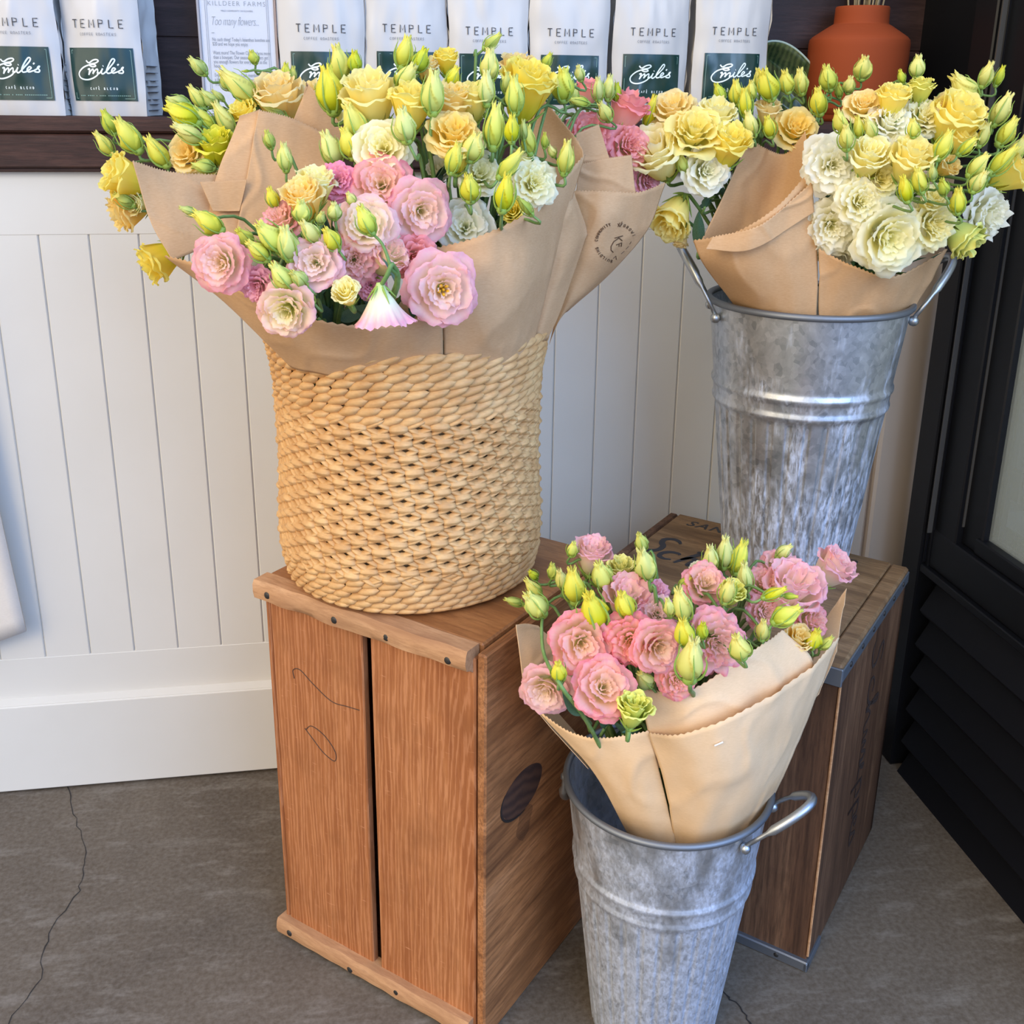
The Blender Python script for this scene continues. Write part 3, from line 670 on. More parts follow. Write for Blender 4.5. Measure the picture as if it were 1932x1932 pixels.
def arc(word, a0, a1, h=5.2):
    n = len(word)
    for i, ch in enumerate(word):
        a = a0+(a1-a0)*(i+.5)/n; ca, sa = math.cos(a), math.sin(a)
        for st in SF.get(ch, []):
            q = [(( (rx+h*(v-.5))*ca - (u-.5)*4.0*sa*1.0), ((ry+h*(v-.5))*sa + (u-.5)*4.0*ca)) for u, v in st]
            stampstroke(m, [(cx+x, cy+y) for x, y in q])
arc('COMMUNITY', PI*1.02, PI*1.42); arc('BUILDING', PI*.55, PI*.93); arc('GROWI', PI*1.62, PI*1.9)
for st in ([(1166, 428), (1170, 420)], [(1170, 428), (1174, 418)], [(1166, 422), (1170, 428), (1175, 421)], [(1157, 488), (1162, 483), (1163, 490)], [(1172, 479), (1178, 474)], [(1181, 470), (1186, 465)], [(1188, 461), (1191, 456)]): stampstroke(m, st)
for st in ([(1160, 449), (1175, 445)], [(1174, 454), (1168, 449), (1158, 456), (1153, 465), (1153, 472), (1157, 476)], [(1163, 462), (1173, 458), (1172, 465)], [(1168, 460), (1168, 465)]): stampstroke(m, st, .00055)
m.build('printed_stamp', INK, wc)
m = MB()
for st in ([(405, 546), (409, 552)], [(409, 546), (407, 550)], [(413, 553), (418, 556)], [(421, 559), (426, 563)], [(442, 569), (449, 572)], [(445, 576), (450, 578)]):
    m.tube([P(x, y, .983) for x, y in st], .0004, 5)
# ------------------------------------------------------------------ flowers
def petal(V, Fc, UV, a0, half, rt, z0, zt, p, curl, rb, ruf, fr, ph, nu=20, nv=10, rw=1.0, seedv=0, vs=1.0):
    n0 = len(V)
    for j in range(nv+1):
        s = j/nv; r = rb+(rt-rb)*s**p; z = z0+(zt-z0)*math.sin(PI/2*s)**.9-curl*s**4
        wid = half*(.35+.65*math.sin(PI*min(1, s*.62+.05)))
        for i in range(nu+1):
            w = i/nu*2-1
            e = s**3; drop = (1-.16*abs(w)**2.4*e)
            rr = r*(drop)+ruf*e*math.sin(fr*w+ph)*.7+.016*s**6*math.sin(15*w+ph*3)+.010*s**10*math.sin(27*w+ph)
            zz = z+ruf*e*math.cos(fr*1.3*w+ph*2)+.018*s**6*math.cos(13*w+ph*5)
            A = a0+w*wid; tw = .02*noise.noise(Vector((w*2+seedv, s*3, ph)))
            V.append((rr*math.cos(A)+tw, rr*math.sin(A)+tw, zz+tw*2*s)); UV.append((.5+.5*w, s*vs))
    for j in range(nv):
        for i in range(nu):
            k = n0+j*(nu+1)+i; Fc.append((k, k+1, k+nu+2, k+nu+1))
def bloom(kind, seed):
    rr = random.Random(seed); V, Fc, UV = [], [], []
    if kind == 'o':
        L = [(5, 1.0, -.06, .58, .14, .80), (5, .90, .12, .60, .08, .80), (4, .70, .25, .66, .02, .92), (4, .50, .30, .78, -.02, .92), (3, .32, .27, .95, -.05, 1.05), (3, .16, .20, 1.1, -.04, 1.1)]
        z0 = -.72
    elif kind == 'c':
        L = [(4, .66, .26, .46, .14, .98), (4, .60, .40, .48, .08, .96), (4, .48, .46, .58, .02, .92), (3, .32, .46, .75, -.02, 1.05), (2, .16, .40, 1, -.02, 1.3)]
        z0 = -.78
    elif kind == 'r':   # dense ruffled double bloom
        L = [(6, .98, -.14, .58, .20, .68), (6, .94, .05, .58, .12, .64), (5, .80, .22, .64, .06, .70), (5, .62, .33, .74, .02, .70), (4, .44, .37, .85, 0, .85), (4, .28, .36, 1, -.03, .9), (3, .14, .30, 1.1, -.03, 1.0)]
        z0 = -.70
    for li, (n, rt, zt, p, curl, half) in enumerate(L):
        off = rr.random()*6
        for k in range(n):
            a = off+2*PI*k/n+rr.uniform(-.16, .16)
            petal(V, Fc, UV, a, half*rr.uniform(.9, 1.12), rt*rr.uniform(.90, 1.08), z0+.03*li, zt+rr.uniform(-.06, .06), p*rr.uniform(.92, 1.1), curl+rr.uniform(-.03, .06), .05, {'o': .050, 'c': .050, 'r': .058}[kind]*rr.uniform(.7, 1.3), rr.uniform(3.2, 5.5) if kind != 'r' else rr.uniform(4.5, 7.5), rr.random()*6, seedv=rr.random()*20, vs=1-{'o': .095, 'c': .03, 'r': .05}[kind]*li)
    m = bpy.data.meshes.new('petals'); m.from_pydata(V, [], Fc); m.update()
    m.polygons.foreach_set('use_smooth', [True]*len(m.polygons))
    Lr = m.uv_layers.new(name='UVMap'); idx = [0]*len(m.loops); m.loops.foreach_get('vertex_index', idx)
    Lr.data.foreach_set('uv', [c for i in idx for c in UV[i]])
    return m
def trumpet():
    V, Fc, UV = [], [], []; n, N = 90, 22
    for j in range(N+1):
        s = j/N; z = -.95+1.35*s; r = .10+.16*min(1, s*2.6)**.8+.66*max(0, (s-.18)/.82)**1.25
        for i in range(n):
            A = 2*PI*i/n; e = s**4
            q = r*(1+.10*e*math.sin(5*A)+.05*e*math.sin(17*A+1)); V.append((q*math.cos(A), q*math.sin(A), z-.10*e*abs(math.sin(2.5*A+.4))+.035*e*math.sin(23*A))); UV.append((i/n, s))
    for j in range(N):
        for i in range(n): Fc.append((j*n+i, j*n+(i+1) % n, (j+1)*n+(i+1) % n, (j+1)*n+i))
    m = bpy.data.meshes.new('petals'); m.from_pydata(V, [], Fc); m.update(); m.polygons.foreach_set('use_smooth', [True]*len(m.polygons))
    Lr = m.uv_layers.new(name='UVMap'); idx = [0]*len(m.loops); m.loops.foreach_get('vertex_index', idx)
    Lr.data.foreach_set('uv', [c for i in idx for c in UV[i]]); return m
def budmesh(seed, fat=1.0):
    rr = random.Random(seed); V, Fc, UV = [], [], []; n, N = 54, 26; tw = rr.choice((-1, 1))*rr.uniform(1.6, 2.6); bx, by = rr.uniform(-.07, .07), rr.uniform(-.07, .07)
    for j in range(N+1):
        s = j/N; r = fat*.5*(math.sin(PI*min(1, s**.74*.93+.03))**.9)
        if s > .74: r = max(r, fat*(.17+.16*(s-.74)))
        for i in range(n):
            A = 2*PI*i/n; ph = ((A-tw*s*(1.2-.3*s)+seed)/(2*PI/3)) % 1.0; saw = (1-ph)**1.3
            q = r*(.84+.24*saw*min(1, s*2.5)+.03*math.sin(5*A+seed)*s)
            fr = max(0, s-.78)/.22
            z = s*.96+.06*fr*math.sin(7*A+seed)+.03*fr*math.sin(17*A)+.05*fr*saw
            q *= 1+.10*fr*math.sin(13*A+seed)
            V.append((q*math.cos(A)+bx*s*s, q*math.sin(A)+by*s*s, z)); UV.append((i/n, s))
    for j in range(N):
        for i in range(n): Fc.append((j*n+i, j*n+(i+1) % n, (j+1)*n+(i+1) % n, (j+1)*n+i))
    V.append((bx, by, .86)); UV.append((0, 1)); k = len(V)-1
    for i in range(n): Fc.append((N*n+i, N*n+(i+1) % n, k))
    m = bpy.data.meshes.new('bud'); m.from_pydata(V, [], Fc); m.update(); m.polygons.foreach_set('use_smooth', [True]*len(m.polygons))
    Lr = m.uv_layers.new(name='UVMap'); idx = [0]*len(m.loops); m.loops.foreach_get('vertex_index', idx)
    Lr.data.foreach_set('uv', [c for i in idx for c in UV[i]]); return m
def calyx(seed, kind):
    rr = random.Random(seed); mb = MB()
    for k in range(5):
        a = 2*PI*k/5+rr.uniform(-.2, .2); pts = []; rad = []
        L = rr.uniform(.62, .95) if kind == 'b' else rr.uniform(.5, .8)
        for i in range(9):
            s = i/8
            if kind == 'b': r = .05+.265*math.sin(PI*min(1, (s*L)**.78*.93+.03))**.85+.10*s**4*rr.random(); z = s*L-.02
            else: r = .06+.42*s**.8; z = -.86+.52*s*L/.7
            pts.append(Vector((r*math.cos(a), r*math.sin(a), z))); rad.append((.030 if kind == 'b' else .045)*(1-s)**.8+.006)
        mb.tube(pts, rad, 5)
    mb.ball((0, 0, .02 if kind == 'b' else -.82), .17 if kind == 'b' else .13, 10, (1, 1, .8))
    o = mb.build('calyx', SEPAL, None, True); me = o.data; bpy.data.objects.remove(o); return me
BL = {k: [bloom(k, 100*i+ord(k)) for i in range(5)] for k in 'ocr'}; BL['t'] = [trumpet()]
BD = [budmesh(i, .54+.05*(i % 3)) for i in range(9)]
CXB = [calyx(i, 'b') for i in range(3)]; CXO = [calyx(i+9, 'o') for i in range(2)]
def stam():
    mb = MB()
    for k in range(5):
        a = 2*PI*k/5; mb.tube([(0, 0, -.45), (.05*math.cos(a), .05*math.sin(a), -.1), (.11*math.cos(a), .11*math.sin(a), .05)], [.012, .012, .012], 5); mb.ball((.12*math.cos(a), .12*math.sin(a), .08), .05, 8, (1, 1, 1.5))
    mb.tube([(0, 0, -.5), (0, 0, .08)], .035, 6); o = mb.build('stamens', STAM, None, True); me = o.data; bpy.data.objects.remove(o); return me
STM = stam()
def leafmesh():
    V, Fc = [], []; N, n = 12, 6
    for j in range(N+1):
        s = j/N; w = .5*math.sin(PI*s**.75)**.9
        for i in range(n+1):
            t = i/n*2-1; V.append((w*t*.5, .10*abs(t)*w-.15*s*s, s))
    for j in range(N):
        for i in range(n): k = j*(n+1)+i; Fc.append((k, k+1, k+n+2, k+n+1))
    m = bpy.data.meshes.new('leaf'); m.from_pydata(V, [], Fc); m.update(); m.polygons.foreach_set('use_smooth', [True]*len(m.polygons)); m.materials.append(LEAF); return m
LFM = leafmesh()
def inst(name, me, mat, parent, mtx):
    o = bpy.data.objects.new(name, me); C.objects.link(o); o.parent = parent; o.matrix_local = mtx
    if mat:
        if not me.materials: me.materials.append(mat)
        o.material_slots[0].link = 'OBJECT'; o.material_slots[0].material = mat
    return o
def aim(d, spin=0):
    return d.to_track_quat('Z', 'Y').to_matrix().to_4x4() @ Matrix.Rotation(spin, 4, 'Z')
BQ = dict(A=(600, 470, 340, 260, 1.06, .135, .0002, (-.005, 1.03, .70)), B=(840, 270, 310, 270, 1.15, .15, .0001, (.12, 1.05, .70)),
          C=(1130, 260, 190, 220, 1.24, .07, .0001, (.165, 1.13, .74)), D=(400, 300, 280, 250, 1.26, .085, .0, (.0, 1.20, .73)),
          E=(1370, 300, 240, 280, 1.27, .10, .0001, (.515, 1.235, .73)), F=(1730, 300, 290, 290, 1.24, .165, .0001, (.60, 1.195, .73)),
          G=(1290, 1180, 400, 290, 1.0, .15, .00028, (.305, .90, .26)))
GRP = dict(A='pink flower stems at the front left of the woven basket', B='yellow flower stems at the front right of the woven basket', C='coral flower stems at the right of the woven basket', D='yellow flower stems at the back left of the woven basket',
           E='peach and yellow flower stems at the left of the tall bucket', F='cream and yellow flower stems at the right of the tall bucket', G='pink flower stems in the front bucket')
def spray(bq, label, items):
    cx, cy, rx, ry, Yc, dep, tl, nk = BQ[bq]; nk = Vector(nk)+Vector((R.uniform(-.02, .02), R.uniform(-.015, .015), 0))
    def Yat(x, y, off):
        q = 1-((x-cx)/rx)**2-((y-cy)/ry)**2; return Yc-dep*math.sqrt(max(0, q))+tl*(cy-y)+off
    built = []; mb = MB()
    org = None
    root = thing('flower_stem', label, 'flower', nk, GRP[bq])
    foot = nk+Vector((R.uniform(-.01, .01), R.uniform(-.01, .01), -.10))
    for it in items:
        k = it[0]
        if k in 'ocrt':
            x, y, r, (fx, fz, fc), mt = it[1:6]; off = it[6] if len(it) > 6 else 0
            p = P(x, y, Yat(x, y, off)); s = r/F*((p-EYE).dot(FW)); d = Vector((fx, -fc, fz)).normalized()
            s *= {'c': 1.82 if r >= 30 else 1.58, 'o': 1.13, 'r': 1.13, 't': 1.0}[k]
            mtx = Matrix.Translation(p-nk) @ aim(d, R.uniform(0, 6)) @ Matrix.Diagonal((s, s, s, 1))
            o = inst('bloom', R.choice(BL[k]), MATS[mt], root, mtx)
            inst('calyx', R.choice(CXO), SEPAL, o, Matrix.Identity(4))
            if it[1] == 836: inst('stamens', STM, STAM, o, Matrix.Translation((0, 0, .02)))
            bp = p-d*s*.82; od = -d; sr = .0020
        elif k == 'b':
            bx, by, tx, ty = it[1:5]; mt = it[5] if len(it) > 5 else 'bud'; off = it[6] if len(it) > 6 else 0; fat = it[7] if len(it) > 7 else 1
            Y0 = Yat((bx+tx)/2, (by+ty)/2, off); p = P(bx, by, Y0); q = P(tx, ty, Y0-.006); d = q-p; L = d.length; d.normalize()
            mtx = Matrix.Translation(p-nk) @ aim(d, R.uniform(0, 6)) @ Matrix.Diagonal((L*fat*1.14, L*fat*1.14, L*1.04, 1))
            o = inst('bud', R.choice(BD), MATS[mt], root, mtx); inst('calyx', R.choice(CXB), SEPAL, o, Matrix.Identity(4))
            bp = p; od = -d; sr = min(.0021, max(.0011, L*.045))
        elif k == 'l':
            bx, by, tx, ty, w = it[1:6]; off = it[6] if len(it) > 6 else 0
            Y0 = Yat((bx+tx)/2, (by+ty)/2, off); p = P(bx, by, Y0+.008); q = P(tx, ty, Y0-.008); d = q-p; L = d.length; d.normalize()
            inst('leaf', LFM, None, root, Matrix.Translation(p-nk) @ aim(d, it[7] if len(it) > 7 else R.uniform(-.6, .6)) @ Matrix.Diagonal((w*L, L, L, 1)))
            bp = p; od = -d; sr = .0015
        via = it[-1] if isinstance(it[-1], list) else None
        if via: pts = [bp]+[P(vx, vy, Yat(vx, vy, vo)) for vx, vy, vo in via]+[nk, foot]
        else:
            ln = (nk-bp).length; 
            m1 = Vector((bp.x+(nk.x-bp.x)*.30, bp.y+(nk.y-bp.y)*.45+.012, bp.z-.012)); m2 = Vector((bp.x+(nk.x-bp.x)*.62, bp.y+(nk.y-bp.y)*.85, bp.z+(nk.z-bp.z)*.42))
            pts = [bp, bp+od*min(.012, ln*.2), m1, m2, nk, foot]
        q = path(pts, 22); N = len(q); mb.tube([v-nk for v in q], [sr+(.0024-sr)*i/N for i in range(N)], 7)
        built.append(q)
    for g in range(3):
        q = R.choice(built); a = q[int(len(q)*R.uniform(.52, .72))]; d = Vector((R.uniform(-1, 1), R.uniform(-.2, 1), R.uniform(.2, 1))).normalized(); L = R.uniform(.022, .036)
        inst('leaf', LFM, None, root, Matrix.Translation(a-nk) @ aim(d, R.uniform(0, 6)) @ Matrix.Diagonal((L*.9, L, L, 1)))
    mb.build('stem', STEM, root, True)
    return root
FR = (0, .25, 1)
UPF = (0, .8, .6)
# --- front left of the basket: pink
S = lambda *a: spray('A', a[0], a[1:])
S('pink stem with the leftmost open rose-pink bloom, over the paper edge of the basket', ('o', 415, 495, 54, (-.35, .1, 1), 'pink', -.03), ('c', 462, 512, 32, (-.6, -.2, .6), 'blush', .02))
S('long green stem of closed buds reaching left above the leftmost pink bloom', ('b', 418, 436, 366, 403, 'bud'), ('b', 372, 404, 340, 393, 'budg', 0, .8), ('b', 474, 462, 449, 432, 'budg'))
S('stem with two fat yellow-green buds between pink blooms, left half of the basket', ('b', 532, 472, 488, 420, 'budp', -.03, 1.1), ('b', 549, 490, 532, 430, 'budp', -.03), ('b', 505, 490, 468, 455, 'bud', -.03))
S('round open pink bloom at the middle of the front basket bunch, two buds beneath', ('o', 594, 495, 52, (-.1, .2, 1), 'palep', -.025), ('b', 548, 544, 513, 500, 'budp', -.03), ('b', 577, 538, 550, 512, 'budg', -.03))
S('blush and cream bloom sagging lowest at the left over the basket paper', ('o', 539, 588, 54, (-.25, -.15, 1), 'blush', -.035))
S('small ruffled lilac-pink bloom tucked between the leftmost bloom and the blush bloom', ('r', 486, 540, 36, (-.3, -.2, .8), 'lilac', -.005))
S('white and pink trumpet bloom hanging upside down over the basket paper, one bud above it', ('t', 722, 592, 62, (.06, -1, .12), 'trump', -.045, [(730, 520, -.05), (741, 500, -.05), (744, 560, -.02)]), ('b', 702, 440, 677, 393, 'budp', -.055, 1, [(722, 462, -.055), (737, 505, -.05), (742, 552, -.02)]))
S('large pale pink bloom showing yellow stamens, lowest right of the pink basket bunch', ('o', 836, 546, 66, (.05, .05, 1), 'palep', -.04))
S('tall light pink bloom right in the basket bunch, above the bloom with stamens', ('o', 796, 399, 57, (.1, 0, 1), 'palep', -.01))
S('coral-pink open bloom at the top of the pink basket bunch', ('o', 719, 347, 55, (-.1, .3, 1), 'pink', 0))
S('peachy pink bloom in the heart of the basket bunch, behind a hanging bud', ('o', 690, 425, 54, (-.1, .35, .9), 'blush', -.012))
S('frilly lilac-pink bloom beside the yellow-peach cups in the basket', ('r', 637, 340, 36, (0, .3, .9), 'lilac', .012))
S('stem of two yellow-peach half-open cups, upper left of the pink basket bunch', ('c', 572, 373, 36, (-.2, .8, .4), 'peach', -.01), ('c', 596, 348, 34, (.1, 1, .2), 'paley', .005), ('b', 572, 418, 566, 378, 'budp', -.02, 1.2))
S('deep pink bloom seen side-on, left in the basket bunch, under a slender stem', ('r', 528, 412, 42, (-.3, .7, .5), 'pink', .01))
S('slender stem with three green buds standing tallest at the left of the pink bunch', ('b', 512, 280, 501, 247, 'budg', 0, .9), ('b', 521, 391, 506, 357, 'bud', 0), ('b', 540, 322, 533, 272, 'budp', 0, .8))
S('cluster of pink petals behind the hanging trumpet bloom', ('r', 668, 490, 48, (0, .1, 1), 'pink', .005), ('c', 732, 486, 34, (.4, .6, .5), 'blush', .0))
S('ruffled coral-pink bloom between the stamen bloom and the peachy bloom', ('r', 783, 487, 42, (.2, -.1, .9), 'coral', .01))
S('stem of frilly little green buds in the middle of the pink basket bunch', ('b', 632, 413, 628, 383, 'budp', -.02, 1.2), ('b', 604, 422, 606, 400, 'budg', -.02, 1.1), ('b', 668, 384, 655, 366, 'bud', -.02, 1.1), ('b', 598, 456, 573, 417, 'bud', -.03), ('b', 637, 470, 611, 433, 'bud', -.03))
S('half-open green-white cup just left of the trumpet bloom', ('c', 653, 553, 29, (-.2, .6, .6), 'paley', -.03), ('b', 590, 570, 560, 540, 'budg', -.02))
S('lilac-pink petals low in the shade of the basket bunch beside the trumpet', ('r', 700, 538, 28, (0, .2, .9), 'lilac', .02), ('l', 690, 600, 640, 560, .6, .03), ('l', 780, 600, 790, 540, .7, .03), ('l', 600, 600, 560, 560, .6, .03))
# --- front right of the basket: yellow
S = lambda *a: spray('B', a[0], a[1:])
S('large open yellow bloom atop the basket, below the bag right of the menu sign', ('c', 697, 182, 50, (-.1, .9, .35), 'yel', 0), ('b', 650, 153, 631, 88, 'bud', 0), ('b', 671, 136, 667, 97, 'budg', 0))
S('two long yellow buds left of the big open yellow bloom', ('b', 630, 212, 618, 128, 'bud', -.01, .95), ('b', 682, 265, 657, 198, 'bud', -.01, 1.15))
S('tall yellow cup with a fat green bud in front, middle of the yellow basket bunch', ('c', 777, 195, 40, (.1, 1, .25), 'yel', -.01), ('b', 769, 267, 755, 208, 'budp', -.03, 1.1, [(785, 300, -.025), (800, 340, .0)]))
S('stem of two green buds rising before the second bag right of the sign', ('b', 758, 128, 768, 70, 'bud', 0), ('b', 784, 134, 804, 93, 'budg', 0), ('b', 752, 165, 778, 121, 'bud', -.005))
S('single big green bud upright right of the yellow cups', ('b', 816, 214, 818, 136, 'budp', -.03, .85, [(812, 260, -.02), (815, 310, -.0)]))
S('yellow half-open cup between the second and third bags right of the sign', ('c', 842, 112, 25, (0, 1, .3), 'yel', .02), ('b', 846, 162, 864, 128, 'bud', .0, 1.1), ('c', 805, 128, 24, (0, 1, .3), 'peach', .02))
S('orange-yellow bloom seen side-on below the third bag right of the sign', ('c', 853, 190, 36, (.1, .9, .4), 'peach', 0))
S('yellow side-on bloom behind the big upright green bud', ('c', 893, 186, 34, (0, 1, .3), 'yel', .0), ('b', 918, 198, 918, 136, 'budp', -.02, .85))
S('leaning green bud and fat yellow bud before the third bag right of the sign', ('b', 914, 92, 944, 66, 'budg', 0, .9), ('b', 925, 152, 924, 95, 'bud', 0, .95))
S('large peach-yellow bloom at the top right of the basket', ('c', 993, 165, 52, (.15, .9, .35), 'yel', .01), ('c', 975, 128, 30, (0, 1, .2), 'peach', .03))
S('pair of slim green buds standing before the large peach-yellow bloom', ('b', 955, 176, 955, 138, 'budg', -.02, .8), ('b', 972, 214, 971, 146, 'budp', -.03, .75))
S('pale green fat bud at the right end of the yellow basket bunch', ('b', 1063, 190, 1060, 131, 'budp', 0, 1.1), ('b', 1025, 129, 1041, 101, 'budg', 0, .9), ('b', 1097, 152, 1089, 125, 'budp', 0, 1))
S('ruffled peach bloom facing up in the middle of the yellow bunch', ('o', 857, 250, 56, (0, .75, .6), 'peach', -.02), ('c', 862, 290, 30, (0, .8, .4), 'yel', -.02))
S('cream bloom facing forward between pink and yellow flowers of the basket', ('o', 722, 280, 54, (-.1, .35, .9), 'cream', -.02), ('b', 668, 298, 649, 245, 'bud', -.02, 1.1))
S('pale green bud stem at the left of the cream bloom', ('b', 636, 311, 615, 250, 'budp', -.02, .95))
S('tall green bud with two slim buds at the right of the yellow bunch', ('b', 930, 279, 938, 198, 'budp', -.03, .75), ('b', 965, 268, 965, 218, 'bud', -.045, .8, [(964, 300, -.04), (960, 340, -.0)]), ('b', 988, 264, 987, 228, 'budg', -.04, .6))
S('green bud with a frilly yellow half-open bud in the centre of the yellow bunch', ('b', 850, 326, 863, 271, 'bud', -.05, .8, [(848, 350, -.04), (852, 390, .0)]), ('b', 886, 303, 903, 255, 'bud', -.03, 1.2))
S('cream bloom with a frilly yellow bud in front, right of centre in the basket', ('o', 905, 326, 46, (0, .5, .8), 'cream', -.012), ('b', 888, 380, 887, 330, 'bud', -.05, 1.1))
S('ruffled ivory bloom near the paper edge at the right of the basket', ('r', 1007, 345, 46, (.1, .3, .9), 'cream', -.03), ('c', 967, 398, 26, (-.3, .4, .7), 'yel', -.03))
S('white bloom low in the yellow bunch, beside the light pink bloom', ('o', 878, 426, 56, (-.1, .3, .9), 'white', -.02))
S('big pointed green-yellow bud standing in front of the ivory bloom', ('b', 947, 398, 962, 331, 'bud', -.08, .85, [(945, 430, -.07), (944, 460, -.02)]), ('b', 1003, 405, 977, 374, 'budg', -.07, .7))
S('leaning yellow buds crossing above the ivory bloom', ('b', 942, 335, 984, 287, 'bud', -.05, .7), ('b', 1000, 290, 992, 240, 'bud', -.02, .9), ('c', 985, 297, 22, (.2, .9, .3), 'paley', -.01))
S('single green bud alone against the inner paper at the right of the yellow bunch', ('b', 1064, 328, 1072, 268, 'bud', -.05, .75), ('b', 1027, 279, 1030, 251, 'budg', -.03, .8), ('b', 1046, 295, 1037, 276, 'bud', -.03, 1))
S('dark leaves and shaded white petals deep between yellow and pink bunches', ('c', 830, 320, 26, (0, .6, .6), 'white', .03), ('l', 800, 380, 780, 320, .5, .03), ('l', 840, 380, 830, 330, .5, .04), ('l', 900, 390, 930, 350, .5, .03))
# --- right of the basket: coral
S = lambda *a: spray('C', a[0], a[1:])
S('coral ruffled bloom at the left of the coral bunch, behind the leaning stamped paper', ('r', 1112, 252, 46, (-.1, .5, .8), 'coral', 0), ('b', 1110, 196, 1075, 186, 'budp', -.02, .7), ('b', 1085, 200, 1082, 160, 'budg', 0, .8))
S('coral-pink bloom seen side-on, highest of the coral bunch', ('c', 1183, 207, 36, (.3, .9, .2), 'coral', .01), ('b', 1130, 190, 1128, 147, 'budp', -.01, .9), ('b', 1165, 192, 1163, 158, 'budg', 0, .8))
S('stem of upright green buds standing over the coral blooms', ('b', 1147, 188, 1150, 143, 'budp', -.01, .9), ('b', 1150, 227, 1131, 197, 'bud', -.02, 1.1))
S('ruffled coral bloom at the right of the coral bunch, beside the pale peach flower', ('r', 1188, 275, 42, (.3, .2, .9), 'coral', .0))
S('lilac-pink lowest bloom of the coral bunch, beside the serrated paper edge', ('r', 1222, 338, 32, (.5, .0, .8), 'lilac', .02), ('c', 1110, 170, 26, (0, 1, .1), 'coral', .03))
# --- back left of the basket: yellow
S = lambda *a: spray('D', a[0], a[1:])
S('stem of two small green buds reaching farthest left before the dark shelf', ('b', 216, 253, 194, 210, 'budg', 0, .8), ('b', 213, 291, 179, 252, 'bud', 0, .85))
S('two long yellow buds pointing up-left before the dark shelf', ('b', 263, 285, 220, 228, 'bud', -.01, .95), ('b', 316, 312, 279, 260, 'bud', -.01, .95))
S('yellow bloom facing left at the far left of the basket, beside the paper edge', ('c', 232, 332, 40, (-.9, .35, .35), 'yel', -.01))
S('yellow bloom hanging left with a green bud, below the far left bloom', ('c', 240, 396, 34, (-.9, -.35, .3), 'peach', 0), ('b', 252, 388, 215, 368, 'budg', -.02, 1), ('c', 258, 385, 22, (-.6, 0, .7), 'paley', -.01))
S('lowest yellow bloom at the left, hanging below the paper in front of the wall', ('c', 298, 492, 36, (-.9, -.5, .3), 'yel', -.02))
S('small green bud on a long curved stem before the menu sign', ('b', 388, 140, 359, 110, 'budg', 0, .95), ('b', 422, 190, 402, 170, 'budg', .0, .7))
S('pair of green-yellow buds leaning left below the second coffee bag', ('b', 357, 198, 317, 184, 'budg', -.01, .9), ('b', 386, 203, 359, 163, 'bud', 0, .8), ('b', 410, 200, 380, 172, 'budg', 0, .9))
S('big yellow bud leaning left in the back left bunch', ('b', 375, 232, 316, 198, 'bud', -.02, 1.0), ('b', 403, 244, 369, 202, 'bud', -.01, .9), ('b', 440, 252, 407, 195, 'bud', -.01, .75))
S('peach open bloom with a yellow bud above it, left of the paper peak', ('o', 352, 288, 42, (-.4, .4, .7), 'peach', -.01), ('b', 383, 265, 328, 236, 'bud', -.03, .9))
S('yellow-green cup above a white bloom, left of the folded paper', ('c', 408, 278, 34, (-.1, .9, .4), 'bud', -.02), ('o', 400, 318, 30, (-.2, .2, .9), 'cream', -.015), ('b', 404, 318, 364, 310, 'budg', -.035, 1))
S('large yellow bud before the menu sign, leaning left', ('b', 482, 192, 421, 130, 'bud', -.01, .75), ('b', 436, 168, 417, 140, 'budg', 0, 1.2))
S('round green bud on a thin stem at the right edge of the menu sign', ('b', 482, 120, 476, 95, 'budg', 0, 1.1), ('b', 470, 134, 456, 134, 'budg', 0, .5), ('b', 540, 158, 541, 121, 'budg', 0, .9), ('b', 550, 156, 555, 127, 'budg', 0, .8))
S('peach-yellow bloom between the menu sign and the paper peak', ('c', 525, 186, 46, (-.1, .9, .4), 'peach', -.01), ('c', 462, 212, 28, (-.4, .7, .5), 'yel', -.01), ('b', 540, 222, 492, 196, 'budg', -.02, .6))
S('yellow petals behind the tall paper peak, left of the fat yellow bud', ('c', 610, 222, 34, (0, .8, .5), 'yel', .02), ('c', 575, 190, 36, (0, .9, .3), 'peach', .03))
# --- left of the tall bucket
S = lambda *a: spray('E', a[0], a[1:])
S('pale peach bloom at the far left of the tall bucket bunch, over the coral flowers', ('c', 1240, 290, 46, (-.5, .7, .5), 'paley', -.01), ('b', 1218, 242, 1237, 183, 'bud', 0, .55))
S('peach-yellow bloom, upper left of the tall bucket bunch', ('o', 1270, 203, 48, (-.3, .8, .5), 'peach', 0))
S('broad yellow bloom in the middle of the left tall bucket bunch', ('o', 1312, 245, 56, (-.1, .7, .7), 'yel', -.02), ('c', 1350, 220, 34, (0, .9, .4), 'paley', .0))
S('white bloom facing forward below the yellow ones, left of the two-pointed paper', ('o', 1335, 322, 46, (.1, .15, 1), 'white', -.01), ('b', 1290, 325, 1285, 292, 'budg', -.01, 1))
S('yellow half-open cup just above the left point of the two-pointed paper', ('c', 1378, 272, 38, (0, .8, .5), 'yel', -.02), ('b', 1421, 257, 1411, 212, 'bud', -.01, 1))
S('drooping yellow bloom with bare stems beside the left bucket handle', ('c', 1268, 412, 38, (-.5, -.6, .5), 'yel', 0, [(1300, 440, 0), (1290, 400, .01), (1310, 380, .03)]), ('c', 1285, 455, 16, (-.2, -1, .2), 'peach', .01))
S('row of green-yellow buds before the right-hand coffee bags', ('b', 1363, 189, 1353, 158, 'budg', 0, .9), ('b', 1390, 197, 1388, 153, 'bud', 0, .95), ('b', 1417, 189, 1415, 153, 'bud', 0, .9), ('b', 1408, 220, 1404, 168, 'bud', -.01, .8))
